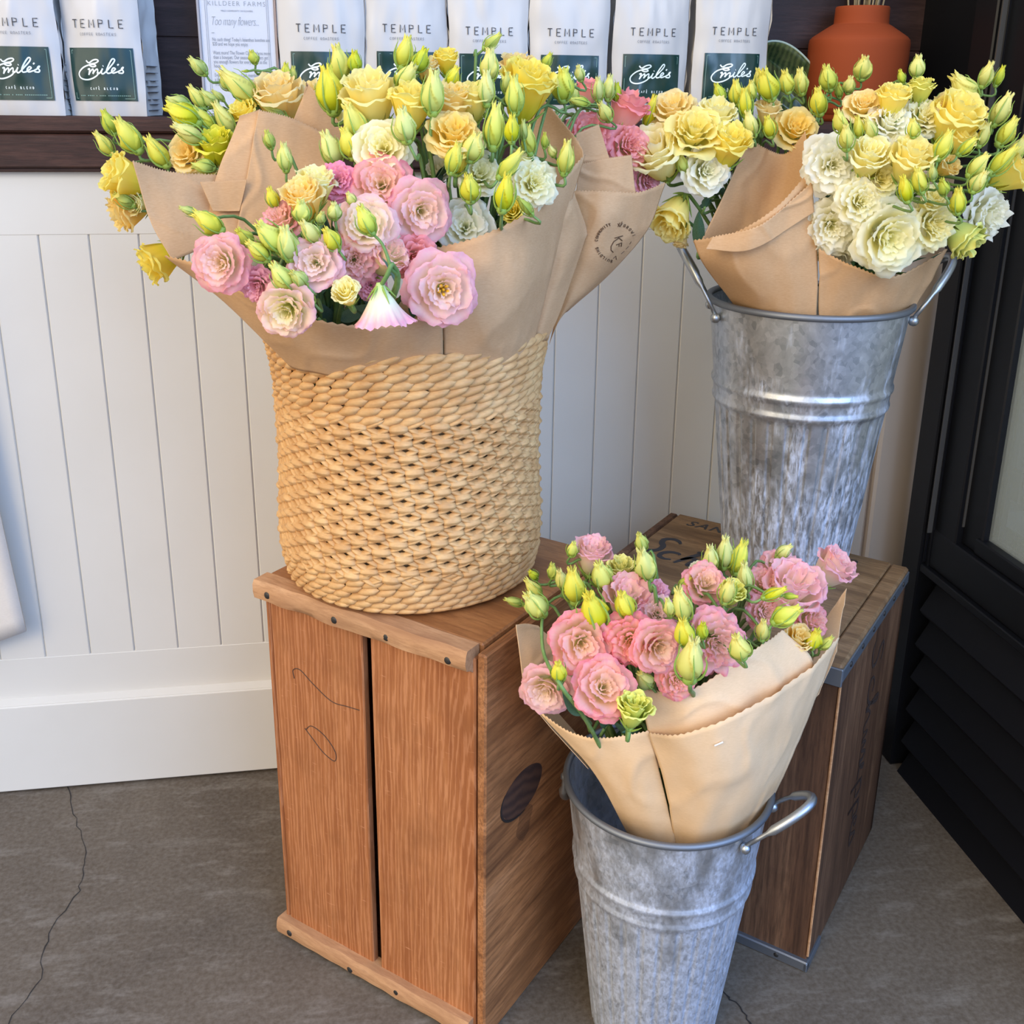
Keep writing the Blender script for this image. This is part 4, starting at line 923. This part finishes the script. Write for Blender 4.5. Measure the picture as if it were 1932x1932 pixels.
S('fat yellow bud with a slim bud below the last coffee bag', ('b', 1455, 187, 1442, 132, 'bud', 0, 1), ('b', 1432, 168, 1432, 130, 'bud', .01, .8))
S('two yellow buds in front of the green glazed dish', ('b', 1487, 174, 1479, 135, 'bud', 0, 1), ('b', 1513, 177, 1506, 132, 'bud', 0, .95))
S('yellow bud standing alone left of the terracotta vase', ('b', 1547, 216, 1539, 168, 'bud', -.02, .95), ('b', 1565, 170, 1562, 124, 'budp', 0, 1.05), ('b', 1584, 184, 1582, 157, 'budg', 0, .8))
S('bud pair crossing the terracotta vase, highest of the tall bucket flowers', ('b', 1624, 150, 1635, 107, 'bud', 0, 1.15), ('b', 1600, 176, 1604, 146, 'bud', 0, 1.1))
S('pale peach bloom behind the right point of the two-pointed paper', ('o', 1503, 240, 42, (-.1, .6, .7), 'peach', 0), ('b', 1455, 258, 1447, 220, 'bud', -.01, 1), ('c', 1448, 208, 26, (0, .9, .3), 'peach', .02))
S('grey-green leaves beside the bare stems at the left bucket rim', ('l', 1318, 470, 1318, 392, .55, -.01, .2), ('l', 1330, 390, 1334, 365, .8, 0, .3), ('l', 1360, 350, 1372, 385, .6, .02), ('l', 1350, 370, 1385, 350, .6, .03), ('b', 1306, 318, 1312, 285, 'budg', 0, .9))
# --- right of the tall bucket
S = lambda *a: spray('F', a[0], a[1:])
S('white ruffled bloom touching the right point of the two-pointed paper', ('r', 1572, 310, 56, (-.25, .15, 1), 'white', -.01))
S('white bloom lower left of the cream bunch, over the paper', ('r', 1568, 428, 52, (-.3, -.1, 1), 'white', -.015), ('c', 1575, 470, 34, (-.2, -.7, .5), 'white', -.005))
S('ivory bloom between the two white blooms and the front cream bloom', ('r', 1625, 380, 46, (-.1, .2, 1), 'cream', -.02))
S('largest cream bloom at the front, hanging over the rim of the tall bucket', ('o', 1678, 450, 68, (.0, -.05, 1), 'cream', -.03), ('r', 1640, 470, 38, (-.2, -.5, .8), 'cream', -.01))
S('pale yellow ruffled bloom right of the largest cream bloom', ('r', 1760, 424, 50, (.15, .1, 1), 'paley', -.02))
S('yellow cup and pale bloom in the centre of the cream bunch', ('c', 1640, 296, 36, (-.1, .7, .6), 'paley', -.02), ('o', 1662, 335, 40, (0, .3, .9), 'paley', -.01))
S('yellow half-open bloom upper middle of the cream bunch, above small buds', ('c', 1720, 300, 38, (0, .8, .5), 'yel', -.03), ('b', 1738, 363, 1732, 318, 'bud', -.06, .9), ('b', 1712, 380, 1703, 335, 'bud', -.06, .85))
S('broad yellow bloom at the upper right of the cream bunch', ('c', 1806, 222, 46, (.1, .8, .5), 'yel', -.01), ('c', 1790, 205, 30, (-.2, .9, .3), 'peach', .01))
S('white frilled bloom high in the cream bunch, behind a yellow bud', ('r', 1680, 228, 44, (0, .6, .7), 'white', .0), ('b', 1722, 258, 1725, 226, 'bud', -.03, 1.2))
S('peachy white frilled blooms in the upper middle of the cream bunch', ('r', 1742, 218, 38, (0, .6, .7), 'cream', .01), ('r', 1703, 278, 36, (0, .4, .9), 'cream', .0))
S('peach bloom beside a yellow cup under the terracotta vase', ('o', 1630, 196, 36, (-.2, .7, .6), 'peach', .0), ('c', 1686, 187, 30, (0, 1, .3), 'yel', -.01))
S('round yellow-green bud below a small pointed bud, right of the terracotta vase', ('c', 1738, 168, 27, (0, 1, .2), 'bud', 0), ('b', 1729, 145, 1732, 106, 'budp', 0, 1), ('b', 1703, 157, 1699, 133, 'budg', 0, .8))
S('white frilled bloom at the right edge of the cream bunch, before the black door', ('r', 1866, 408, 48, (.4, -.1, .9), 'white', .01))
S('yellow-green frilled bloom low at the right, above the bucket handle', ('c', 1818, 450, 34, (.5, -.5, .6), 'grn', -.02), ('b', 1806, 402, 1806, 358, 'bud', -.05, 1))
S('yellow cup at the extreme right edge of the cream bunch', ('c', 1912, 328, 32, (.7, .5, .4), 'yel', 0), ('b', 1905, 305, 1934, 258, 'bud', 0, .9))
S('cluster of round yellow buds at the left of the cream bunch', ('b', 1590, 250, 1583, 208, 'bud', -.04, 1), ('b', 1597, 282, 1597, 236, 'bud', -.04, 1), ('b', 1622, 258, 1617, 222, 'bud', -.02, .9), ('b', 1648, 260, 1634, 226, 'bud', -.02, .85))
S('fan of three long buds pointing right over the black door', ('b', 1872, 236, 1906, 178, 'bud', -.01, .85), ('b', 1884, 274, 1920, 226, 'bud', -.02, .95), ('b', 1846, 276, 1864, 232, 'bud', -.02, .85))
S('two big green-yellow buds crossing at the right of the cream bunch', ('b', 1868, 328, 1917, 278, 'bud', -.04, .8), ('b', 1828, 333, 1864, 293, 'bud', -.05, .95), ('b', 1834, 362, 1857, 323, 'bud', -.06, 1.1))
S('green-yellow bud pair in the middle right of the cream bunch', ('b', 1768, 300, 1792, 248, 'bud', -.05, .9), ('b', 1808, 292, 1842, 262, 'bud', -.04, .85), ('c', 1815, 262, 28, (.2, .8, .5), 'yel', -.01))
S('tallest bud stem at the upper right, before the black door post', ('b', 1838, 187, 1798, 146, 'bud', 0, .9), ('b', 1852, 164, 1868, 118, 'bud', 0, .9), ('b', 1878, 162, 1893, 126, 'budg', 0, .75))
S('tiny green buds in front of a peach petal, right of centre in the cream bunch', ('b', 1760, 340, 1759, 312, 'budg', -.07, .8), ('b', 1781, 368, 1778, 338, 'budg', -.06, .9), ('c', 1790, 315, 22, (.3, .5, .7), 'peach', -.02), ('c', 1756, 375, 26, (0, .5, .7), 'paley', -.02))
S('dark leaves under the largest cream bloom at the bucket rim', ('l', 1700, 505, 1745, 480, .6, .02), ('l', 1740, 505, 1775, 470, .6, .03), ('l', 1650, 505, 1610, 480, .6, .04), ('c', 1640, 415, 30, (0, .2, .9), 'white', .02))
# --- front bucket: pink
S = lambda *a: spray('G', a[0], a[1:])
S('open pink bloom with green centre, left of the middle in the front bucket', ('o', 1096, 1215, 60, (-.1, .3, 1), 'pink', -.03))
S('pink bloom facing left-down at the far left of the front bucket, over the paper', ('o', 1028, 1302, 50, (-.4, -.05, .9), 'palep', -.03))
S('ruffled pink bloom facing up, lowest in the middle left of the front bucket', ('o', 1140, 1296, 60, (0, .55, .7), 'pink', -.045))
S('deep pink ruffled bloom left of the pair at the centre of the front bucket', ('r', 1190, 1210, 48, (-.2, .2, 1), 'pink', -.025))
S('pink open bloom right of the pair at the centre of the front bucket', ('o', 1243, 1222, 52, (.1, .25, 1), 'pink', -.035))
S('large ruffled pink bloom just above the folded paper flap', ('r', 1350, 1212, 62, (.05, .3, 1), 'pink', -.03))
S('yellow-green half-open bloom at the meeting of the two front papers', ('c', 1196, 1338, 31, (.1, 1, .12), 'budp', -.06), ('l', 1175, 1385, 1150, 1345, .7, -.01), ('l', 1110, 1370, 1085, 1330, .8, .0), ('l', 1140, 1375, 1160, 1330, .8, .0), ('l', 1215, 1390, 1180, 1375, .6, -.01))
S('pale pink cup standing highest at the left of the front bucket', ('c', 1118, 1045, 33, (.1, 1, .15), 'palep', .02), ('b', 1077, 1048, 1084, 1022, 'budp', 0, 1), ('b', 1062, 1110, 1058, 1078, 'bud', 0, .8))
S('rosy bloom behind a small bud, upper left of the front bucket', ('c', 1184, 1130, 42, (0, .9, .4), 'palep', .01), ('b', 1184, 1160, 1175, 1119, 'bud', -.03, 1))
S('pink frilled petals in the middle, between the rosy cup and the coral cup', ('r', 1240, 1158, 38, (-.1, .6, .7), 'palep', .0), ('r', 1235, 1115, 28, (0, .7, .5), 'lilac', .02))
S('coral-pink cup with buds above it at the middle of the front bucket', ('o', 1332, 1100, 42, (0, .7, .6), 'pink', .0), ('b', 1343, 1072, 1338, 1030, 'budp', 0, .85), ('b', 1364, 1070, 1372, 1013, 'budp', 0, .8))
S('pale pink frilled bloom at the upper right, before the tall bucket', ('r', 1474, 1072, 42, (.1, .7, .6), 'palep', .02), ('b', 1466, 1050, 1494, 1030, 'budp', 0, .9))
S('broad pale pink bloom at the right of the front bucket', ('c', 1496, 1112, 50, (.1, .9, .4), 'palep', -.01), ('r', 1440, 1100, 34, (0, .7, .6), 'palep', .01))
S('pink cup at the extreme upper right of the front bucket', ('c', 1573, 1072, 36, (.5, .8, .3), 'palep', .02))
S('deep pink bloom at the right edge of the front bucket, inside the paper', ('r', 1535, 1172, 38, (.5, .4, .7), 'pink', .0), ('b', 1530, 1222, 1541, 1190, 'bud', -.02, 1), ('b', 1547, 1223, 1570, 1201, 'budp', -.02, .8))
S('peach cup beside the folded flap corner at the right', ('c', 1506, 1206, 28, (.1, .8, .5), 'peach', -.01), ('r', 1445, 1155, 34, (.1, .4, .8), 'pink', .01))
S('pink petals low behind the folded flap, above a dark green bud', ('r', 1280, 1282, 36, (0, .4, .9), 'pink', -.03), ('b', 1226, 1293, 1204, 1272, 'budg', -.02, 1.1))
S('big yellow-green bud with a jagged tip in front of the pink pair', ('b', 1301, 1282, 1304, 1212, 'bud', -.075, .95, [(1302, 1302, -.07), (1300, 1340, -.0)]), ('b', 1294, 1216, 1290, 1172, 'bud', -.06, .9), ('b', 1325, 1204, 1325, 1176, 'budg', -.06, .8))
S('long curved stem at the left carrying a frilly yellow bud and small side buds', ('b', 1024, 1160, 994, 1120, 'budp', -.03, 1, [(1022, 1190, -.03), (1028, 1240, -.04), (1062, 1300, -.07), (1118, 1380, -.03)]), ('b', 986, 1140, 954, 1130, 'budg', 0, .6), ('b', 1019, 1125, 994, 1096, 'bud', 0, .8), ('b', 1055, 1282, 1054, 1250, 'bud', -.06, 1))
S('fat yellow-green bud upright at the left of the front bucket', ('b', 1085, 1135, 1081, 1076, 'bud', -.02, .85), ('b', 1042, 1090, 1044, 1064, 'budg', 0, .8), ('b', 1012, 1092, 1000, 1076, 'budg', 0, .9))
S('two half-open yellow-green buds behind the leftmost open pink bloom', ('b', 1130, 1182, 1108, 1118, 'bud', -.03, 1.05), ('b', 1141, 1106, 1127, 1064, 'budp', 0, 1.1))
S('pointed bud standing before the large printed letter of the dark crate', ('b', 1224, 1092, 1212, 1036, 'budp', -.01, .8, [(1228, 1115, -.01), (1240, 1150, 0)]), ('b', 1214, 1036, 1207, 1008, 'budg', .0, .9), ('c', 1172, 1075, 28, (0, 1, .2), 'bud', .02))
S('pair of buds over the middle of the front bucket, above the pink pair', ('b', 1291, 1168, 1282, 1116, 'bud', -.04, .95), ('b', 1265, 1160, 1260, 1131, 'budp', -.04, .8))
S('round bud resting against the large ruffled pink bloom', ('b', 1400, 1240, 1393, 1202, 'bud', -.07, 1.1), ('b', 1437, 1206, 1442, 1171, 'bud', -.03, .9))
S('yellow frilly cup with leaning bud at the upper middle of the front bucket', ('c', 1382, 1118, 26, (.2, .9, .3), 'bud', -.03), ('b', 1366, 1136, 1380, 1092, 'bud', -.04, .9), ('b', 1408, 1113, 1403, 1065, 'budp', -.01, .75))
S('tall slim bud at the top middle, before the foot of the tall bucket', ('b', 1386, 1080, 1401, 1020, 'budp', 0, .7), ('c', 1320, 1078, 20, (-.2, .9, .3), 'cream', .02), ('b', 1283, 1108, 1304, 1090, 'budg', .01, .9))
S('bud stem lying to the right across the pale pink bloom', ('b', 1440, 1128, 1483, 1113, 'bud', -.05, .8), ('b', 1478, 1124, 1505, 1125, 'budg', -.05, .7))
S('fat pale green bud pointing right beside the deep pink bloom', ('b', 1460, 1175, 1506, 1144, 'budp', -.05, 1))

# ------------------------------------------------------------------ shelf goods
SH = .9665
def wob(x, z, s): return noise.noise(Vector((x*14+s, z*11, s*2.3)))
EM = [[(640, 505), (690, 555), (780, 500), (860, 485), (892, 515), (830, 560), (720, 582), (700, 610), (760, 640), (828, 622), (800, 592), (700, 598), (580, 650), (490, 740), (465, 820), (500, 890), (590, 922), (700, 900), (810, 840), (880, 760)],
      [(650, 700), (690, 690), (655, 820)], [(662, 800), (700, 740), (757, 690), (762, 735), (742, 795)], [(742, 795), (800, 720), (850, 690), (852, 735), (840, 780), (880, 780), (930, 720), (955, 675)], [(950, 680), (925, 745), (930, 790), (975, 775), (1060, 680), (1165, 545), (1188, 480), (1150, 470), (1080, 580), (1022, 710), (1030, 775), (1085, 770)],
      [(1085, 770), (1150, 720), (1182, 680), (1150, 660), (1110, 720), (1130, 772), (1210, 745)], [(1210, 750), (1300, 690), (1330, 640), (1292, 680), (1322, 730), (1300, 772), (1230, 765)], [(962, 625), (975, 618)], [(1225, 605), (1252, 575)]]
CAPS = {'T': SF['T'], 'E': SF['E'], 'M': SF['M'], 'P': SF['P'], 'L': SF['L']}
def coffee_bag(label, px, yf, w, dep, rz, seed, lift=0, tall=.245):
    rr = random.Random(seed); base = P(px, 150, yf); t = thing('coffee_bag', label, 'coffee bag', (base.x, yf, SH), 'white coffee bags on the dark shelf', rz)
    nx, nz = 22, 34; V = []; Fc = []; hw = w/2
    def front(u, z):      # u -1..1
        f = z/tall; bul = (math.sin(PI*min(1, f*1.15+.08)))**.6*.012*(1-u*u)**.7
        edge = hw*(1-.03*math.sin(PI*f*2.1+seed)**2+.012*wob(u*.01, z*3, seed+5))
        y = -bul+.0035*wob(u*.12, z, seed)+.0022*wob(u*.3, z*2.6, seed+9)+dep*.42*max(0, (f-.66)/.34)**1.5
        return Vector((u*edge, y, z))
    for j in range(nz+1):
        for i in range(nx+1): V.append(front(i/nx*2-1, tall*j/nz))
    for j in range(nz):
        for i in range(nx): k = j*(nx+1)+i; Fc.append((k, k+1, k+nx+2, k+nx+1))
    mb = MB(); mb.add(V, Fc); mb.build('front_panel', BAG, t, True)
    for sg in (-1, 1):
        V = []; Fc = []
        for j in range(nz+1):
            z = tall*j/nz; f = z/tall; e = front(sg, z); D = dep*(1-.92*max(0, (f-.62)/.38)**1.2)
            for i in range(9):
                s = i/8; V.append(Vector((e.x-sg*(.010*math.sin(PI*s)*(.3+.9*f) ) + sg*.004*wob(z*3, s, seed+sg), e.y+(D)*s, z)))
        for j in range(nz):
            for i in range(8):
                k = j*9+i; Fc.append((k, k+1, k+10, k+9))
        mb = MB(); mb.add(V, Fc); so = mb.build('gusset', BAGS, t, True)
        if sg == 1 and abs(rz) > .05:
            mb = MB()
            for q, (ya, yb, zz) in enumerate([(.012, .052, .060), (.012, .052, .052), (.013, .024, .0425), (.034, .05, .0425), (.018, .05, .036), (.014, .05, .029), (.013, .024, .020), (.034, .05, .020), (.018, .05, .014), (.013, .05, .007)]):
                e = front(1, zz); mb.box((e.x-.011, e.y+ya*dep/.062, zz), (e.x+.0008, e.y+yb*dep/.062, zz+.0005))
            mb.build('printed_lines', INKG, so)
    mb = MB(); mb.add([front(-1, 0)+Vector((0, 0, .0005)), front(1, 0)+Vector((0, 0, .0005)), front(1, 0)+Vector((0, dep, .0005)), front(-1, 0)+Vector((0, dep, .0005))], [(0, 1, 2, 3)])
    V = []; Fc = []
    for j in range(nz+1):
        z = tall*j/nz; f = z/tall; D = dep*(1-.92*max(0, (f-.62)/.38)**1.2); e0, e1 = front(-1, z), front(1, z); V += [Vector((e0.x, e0.y+D, z)), Vector((e1.x, e1.y+D, z))]
    for j in range(nz): k = 2*j; Fc.append((k, k+2, k+3, k+1))
    mb.add(V, Fc); mb.box((-hw, dep*.42, tall-.004), (hw, dep*.5, tall+.008)); mb.build('back_panel', BAG, t)
    # green label, following the pouch
    lw, z0, z1 = .078, .018+lift, .080+lift
    def lab(x, z, o): e = front(max(-.98, min(.98, x/hw)), z); return Vector((x, e.y-o, z))
    mb = MB(); V = []; Fc = []; n = 16
    for j in range(n+1):
        for i in range(n+1): V.append(lab(-lw/2+lw*i/n, z0+(z1-z0)*j/n, .0008))
    for j in range(n):
        for i in range(n): k = j*(n+1)+i; Fc.append((k, k+1, k+n+2, k+n+1))
    mb.add(V, Fc); lo = mb.build('label', LABEL, t, True)
    def ink(name, lines, wd, mat, par, sm=True, o=.0013):
        mb = MB()
        for pts in lines:
            q = path([(x, z, 0) for x, z in pts], max(3, 5*len(pts))) if sm and len(pts) > 2 else [Vector((x, z, 0)) for x, z in pts]
            Vv = []; Ff = []; N = len(q)
            for i, p in enumerate(q):
                d = (q[min(i+1, N-1)]-q[max(i-1, 0)]); d = d.normalized() if d.length > 0 else Vector((1, 0, 0)); nn = Vector((-d.y, d.x, 0))*wd/2
                for s in (1, -1): a = p+nn*s; Vv.append(lab(a.x, a.y, o))
                if i: Ff.append((2*i-2, 2*i-1, 2*i+1, 2*i))
            mb.add(Vv, Ff)
        return mb.build(name, mat, par)
    L2 = lambda x, y: (-lw/2+lw*(x-300)/1235, z1-(z1-z0)*(y-230)/1155)
    g = .0028; ink('border_line', [[(-lw/2+g, z0+g), (lw/2-g, z0+g)], [(lw/2-g, z0+g), (lw/2-g, z1-g)], [(lw/2-g, z1-g), (-lw/2+g, z1-g)], [(-lw/2+g, z1-g), (-lw/2+g, z0+g)]], .0005, LLINE, lo, False)
    ink('script_word', [[L2(x, y) for x, y in s] for s in EM], .0017, LWHITE, lo)
    def caps(word, xc, zc, h, adv, mat, wd, par, wf=.62):
        ls = []
        for i, ch in enumerate(word):
            x = xc+(i-(len(word)-1)/2)*adv
            for st in SF.get(ch, []): ls.append([(x+(u-.5)*h*wf, zc+(v-.5)*h) for u, v in st])
        return ls
    SF.setdefault('A', [[(0, 0), (.5, 1), (1, 0)], [(.2, .4), (.8, .4)]]); SF.setdefault('S', [[(.85, .85), (.5, 1), (.15, .8), (.5, .5), (.85, .25), (.5, 0), (.1, .15)]])
    SF.setdefault('2', [[(.1, .8), (.5, 1), (.85, .7), (.1, 0), (.9, 0)]]); SF.setdefault('0', SF['O']); SF.setdefault('1', SF['I'])
    ink('blend_name', caps('CAFE BLEND', 0, z0+.0145, .0027, .0036, 0, 0, 0), .0006, LWHITE, lo, False); 
    ink('blend_name', [[(-.0063, z0+.0166), (-.0053, z0+.0174)]], .0006, LWHITE, lo, False)
    ink('label_small_print', [[(-.030+.0022*i, z0+.0062), (-.030+.0022*i+.0013, z0+.0062)] for i in range(28) if i not in (3, 8, 10, 15)], .0011, LLINE, lo, False)
    ink('roaster_name', caps('TEMPLE', 0, .1075+lift, .0092, .0112, 0, 0, 0, .78), .00105, INKB, t, False)
    ink('roaster_line', caps('COFFEE ROASTERS', 0, .0955+lift, .0031, .00295, 0, 0, 0, .7), .00042, INKG, t, False)
    return t
YB = 1.448
coffee_bag('white coffee bag leftmost on the shelf, cut off by the photo edge', 42, YB, .100, .062, -.16, 1)
coffee_bag('white coffee bag second from left, standing beside dark wood with its side showing', 200, YB, .097, .062, -.16, 2)
coffee_bag('white coffee bag directly right of the menu sign', 610, YB, .109, .065, -.02, 3, .0)
coffee_bag('white coffee bag second right of the menu sign, green label half behind buds', 768, YB+.004, .108, .065, .02, 4, .002)
coffee_bag('white coffee bag third right of the menu sign, behind a leaning green bud', 921, YB+.003, .106, .065, .0, 5, .001)
coffee_bag('white coffee bag above the coral flowers, label mostly hidden by buds', 1072, YB, .107, .065, -.01, 6, .001)
coffee_bag('white coffee bag second from right, its whole green label visible', 1224, YB+.002, .105, .065, .03, 7, .004)
coffee_bag('white coffee bag rightmost in the row, next to the green dish', 1375, YB, .106, .065, .01, 8, .007)
# sign
sx0, sx1 = P(382, 100, 1.449).x, P(520, 100, 1.449).x; sc_ = (sx0+sx1)/2; sw = sx1-sx0
sg = thing('menu_sign', 'white printed paper notice in a clear upright holder, behind the left yellow flowers', 'sign', (sc_, 1.452, SH), rz=-.02)
mb = MB(); mb.box((-sw/2, 0, .004), (sw/2, .0006, .215)); pp = mb.build('paper_sheet', flat('sign_paper', (.56, .565, .60), .5), sg)
mb = MB(); mb.box((-sw/2-.003, -.0032, .0), (sw/2+.003, -.0012, .218), .0004); ga = NT('acrylic'); ga.base((.9, .92, .95), .04, 0, .5); ga.b.inputs['Alpha'].default_value = .10; mb.build('acrylic_front', ga.m, sg)
mb = MB(); mb.box((sw/2+.0005, -.003, 0), (sw/2+.0032, .003, .218), .0005); mb.build('holder_edge', flat('copper_edge', (.34, .20, .12), .25, .6), sg)
mb = MB(); mb.box((-sw/2-.0035, -.003, 0), (-sw/2-.0005, .003, .218), .0005).box((-sw/2-.003, -.012, 0), (sw/2+.003, .03, .003), .001); mb.build('holder_base', flat('acrylic_edge', (.30, .28, .30), .2), sg)
def sgm(x, z): return Matrix.Translation((x, -.0004, z)) @ Matrix.Rotation(PI/2, 4, 'X')
def zpx(y): return P(450, y, 1.449).z-SH
mb = MB()
for x in (-sw/2+.0065, -sw/2+.0085, sw/2-.0065, sw/2-.0085): mb.box((x-.00018, -.0006, .006), (x+.00018, -.0002, .215))
mb.build('border_line', INKG, pp)
text_mesh('heading', 'KILLDEER FARMS', .0078, sgm(0, zpx(11)), INKG, pp, 'CENTER', 0, 1.25, -.0001)
text_mesh('subheading', 'WILD COMMUNITY OF FLOWERS', .0026, sgm(0, zpx(22)), INKG, pp)
text_mesh('script_line', 'Too many flowers...', .0130, sgm(-sw/2+.012, zpx(48)) @ Matrix.Scale(.62, 4, (1, 0, 0)) @ Matrix.Scale(1.15, 4, (0, 1, 0)), INKG, pp, 'LEFT', .35, .92, -.00025)
mb = MB(); mb.box((-sw/2+.0125, -.0008, zpx(63)), (-sw/2+.016, -.0002, zpx(62))); mb.build('dash', INKG, pp)
for y, s in ((78, 'No such thing! Today\'s lisianthus bunches are'), (86.5, '$20 and we hope you enjoy.'), (103, 'Want more? The Flower Club gets you more'), (111.5, 'than a bouquet. Our seasonal members get'), (120, 'you enough flowers for every room in the'), (128, 'house.'), (145, 'Every month Flower Club members receive'), (153.5, 'a bountiful mix of glorious flowers'), (162, 'from our growers in West')):
    text_mesh('text_line', s, .0062, sgm(-sw/2+.0125, zpx(y)) @ Matrix.Scale(.62, 4, (1, 0, 0)), INKG, pp, 'LEFT', 0, 1, 0)
# terracotta vase with dry stems
vx = P(1620, 90, 1.487).x; vp = Vector((vx, 1.487, SH)); VT = P(1625, 13, 1.487).z-SH
vs = thing('terracotta_vase', 'matte terracotta vase with narrow neck at the right end of the shelf', 'vase', vp)
zs = lambda y: P(1620, y, 1.487).z-SH
RB_ = (P(1706, 90, 1.487).x-P(1533, 90, 1.487).x)/2; RN = RB_*.545
pr = [(.001, 0), (RB_*.80, 0), (RB_*.86, .004), (RB_*.97, zs(170)), (RB_, zs(110)), (RB_*1.0, zs(84)), (RB_*.985, zs(76)), (RB_*.93, zs(70)), (RB_*.62, zs(50)), (RN*1.0, zs(46)), (RN*.99, zs(43)), (RN*.975, VT-.002), (RN*.95, VT), (RN*.87, VT), (RN*.85, VT-.01), (RN*.84, zs(44)), (RB_*.9, zs(80)), (RB_*.9, .01), (.001, .008)]
q = []
for i in range(len(pr)-1):
    for k in range(3): f = k/3; q.append((pr[i][0]+(pr[i+1][0]-pr[i][0])*f, pr[i][1]+(pr[i+1][1]-pr[i][1])*f))
q.append(pr[-1]); mb = MB(); mb.lathe(q, 64); mb.build('vase_body', TERRA, vs, True)
for i in range(22):
    a = R.uniform(0, 2*PI); r1 = RN*.72*math.sqrt(R.random()); mb = MB(); p0 = Vector((.35*r1*math.cos(a), .35*r1*math.sin(a), .012)); p1 = Vector((r1*math.cos(a), r1*math.sin(a), VT)); p2 = p1+Vector((r1*math.cos(a)*.9, r1*math.sin(a)*.6, R.uniform(.10, .17)))
    mb.tube(path([p0, p1, p2], 8), [.0011]*4+[.0014]*2+[.0022, .001], 6)
    o = mb.build('dried_stem', STRAWDRY, None, True); o.location = vp; setp(o, 'dry straw stem standing in the neck of the terracotta vase', 'dried stem', 'dried stems in the terracotta vase')
# glazed leaf dish leaning at the back
dm = NT('green_glaze'); wv = dm.n('TexWave', wave_type='BANDS', bands_direction='X'); dm.l(dm.coord((1, 1, 1)), wv.inputs[0]); wv.inputs['Scale'].default_value = 42; wv.inputs['Distortion'].default_value = 2.5
dm.base(dm.mix(.6, dm.ramp(wv.outputs['Fac'], [(.2, (.012, .035, .012)), (.8, (.11, .15, .045))]), dm.ramp(dm.noise(dm.coord(), 60, 5), [(.35, (.02, .05, .02)), (.7, (.16, .17, .07))])), .08, 0, .7)
dc = P(1502, 150, 1.490); dh = thing('leaf_dish', 'green glazed leaf-shaped dish leaning behind buds beside the terracotta vase', 'dish', (dc.x, 1.495, SH))
def dish(u, v, o=0):   # u -1..1 along, v -1..1 across
    L, Wd = .090, .044*(1-abs(u)**2.2)**.6*(1-.25*u); d = .020*(1-(u*u*.8+v*v*.9))-.003*math.cos(v*PI*2)
    x, z = u*L*.80+v*Wd*.55, -u*L*.60+v*Wd*.82
    return Vector((x, d-o, z+.036+.002*math.sin(v*8)))
n = 36; V = [dish(i/n*1.98-.99, j/16*2-1) for i in range(n+1) for j in range(17)]; Fc = [(i*17+j, i*17+j+1, (i+1)*17+j+1, (i+1)*17+j) for i in range(n) for j in range(16)]
o = mesh('dish_body', V, Fc, dm.m, dh, True); s = o.modifiers.new('thick', 'SOLIDIFY'); s.thickness = .004
mb = MB(); mb.tube([dish(i/n*1.98-.99, 1, .001) for i in range(n+1)]+[dish(.99-i/n*1.98, -1, .001) for i in range(n+1)]+[dish(-.99, 1, .001)], .0016, 6); mb.tube([dish(i/n*1.98-.99, .45, .0015) for i in range(n+1)], .0011, 6)
mb.build('dish_rim', flat('pale_green_glaze', (.45, .55, .45), .1, 0, .7), dh, True)
# hanging cloth at the left edge
V = []; Fc = []; n = 24
for j in range(n+1):
    z = .80-(.80-.2719)*j/n
    for i in range(n+1):
        s = i/n; x1 = -.488+.0342*(j/n); x = -.86+(x1+.86)*s
        V.append(Vector((x, WY-.024-.006*math.sin(s*11+2.2)*(j/n)*(1-s)-.003*(1-s), z-.14*(1-s)*(j/n))))
for j in range(n):
    for i in range(n): k = j*(n+1)+i; Fc.append((k, k+1, k+n+2, k+n+1))
o = mesh('canvas_cloth', V, Fc, CLOTH, None, True); s = o.modifiers.new('thick', 'SOLIDIFY'); s.thickness = .003
setp(o, 'off-white canvas cloth hanging against the white boards at the left photo edge', 'cloth')
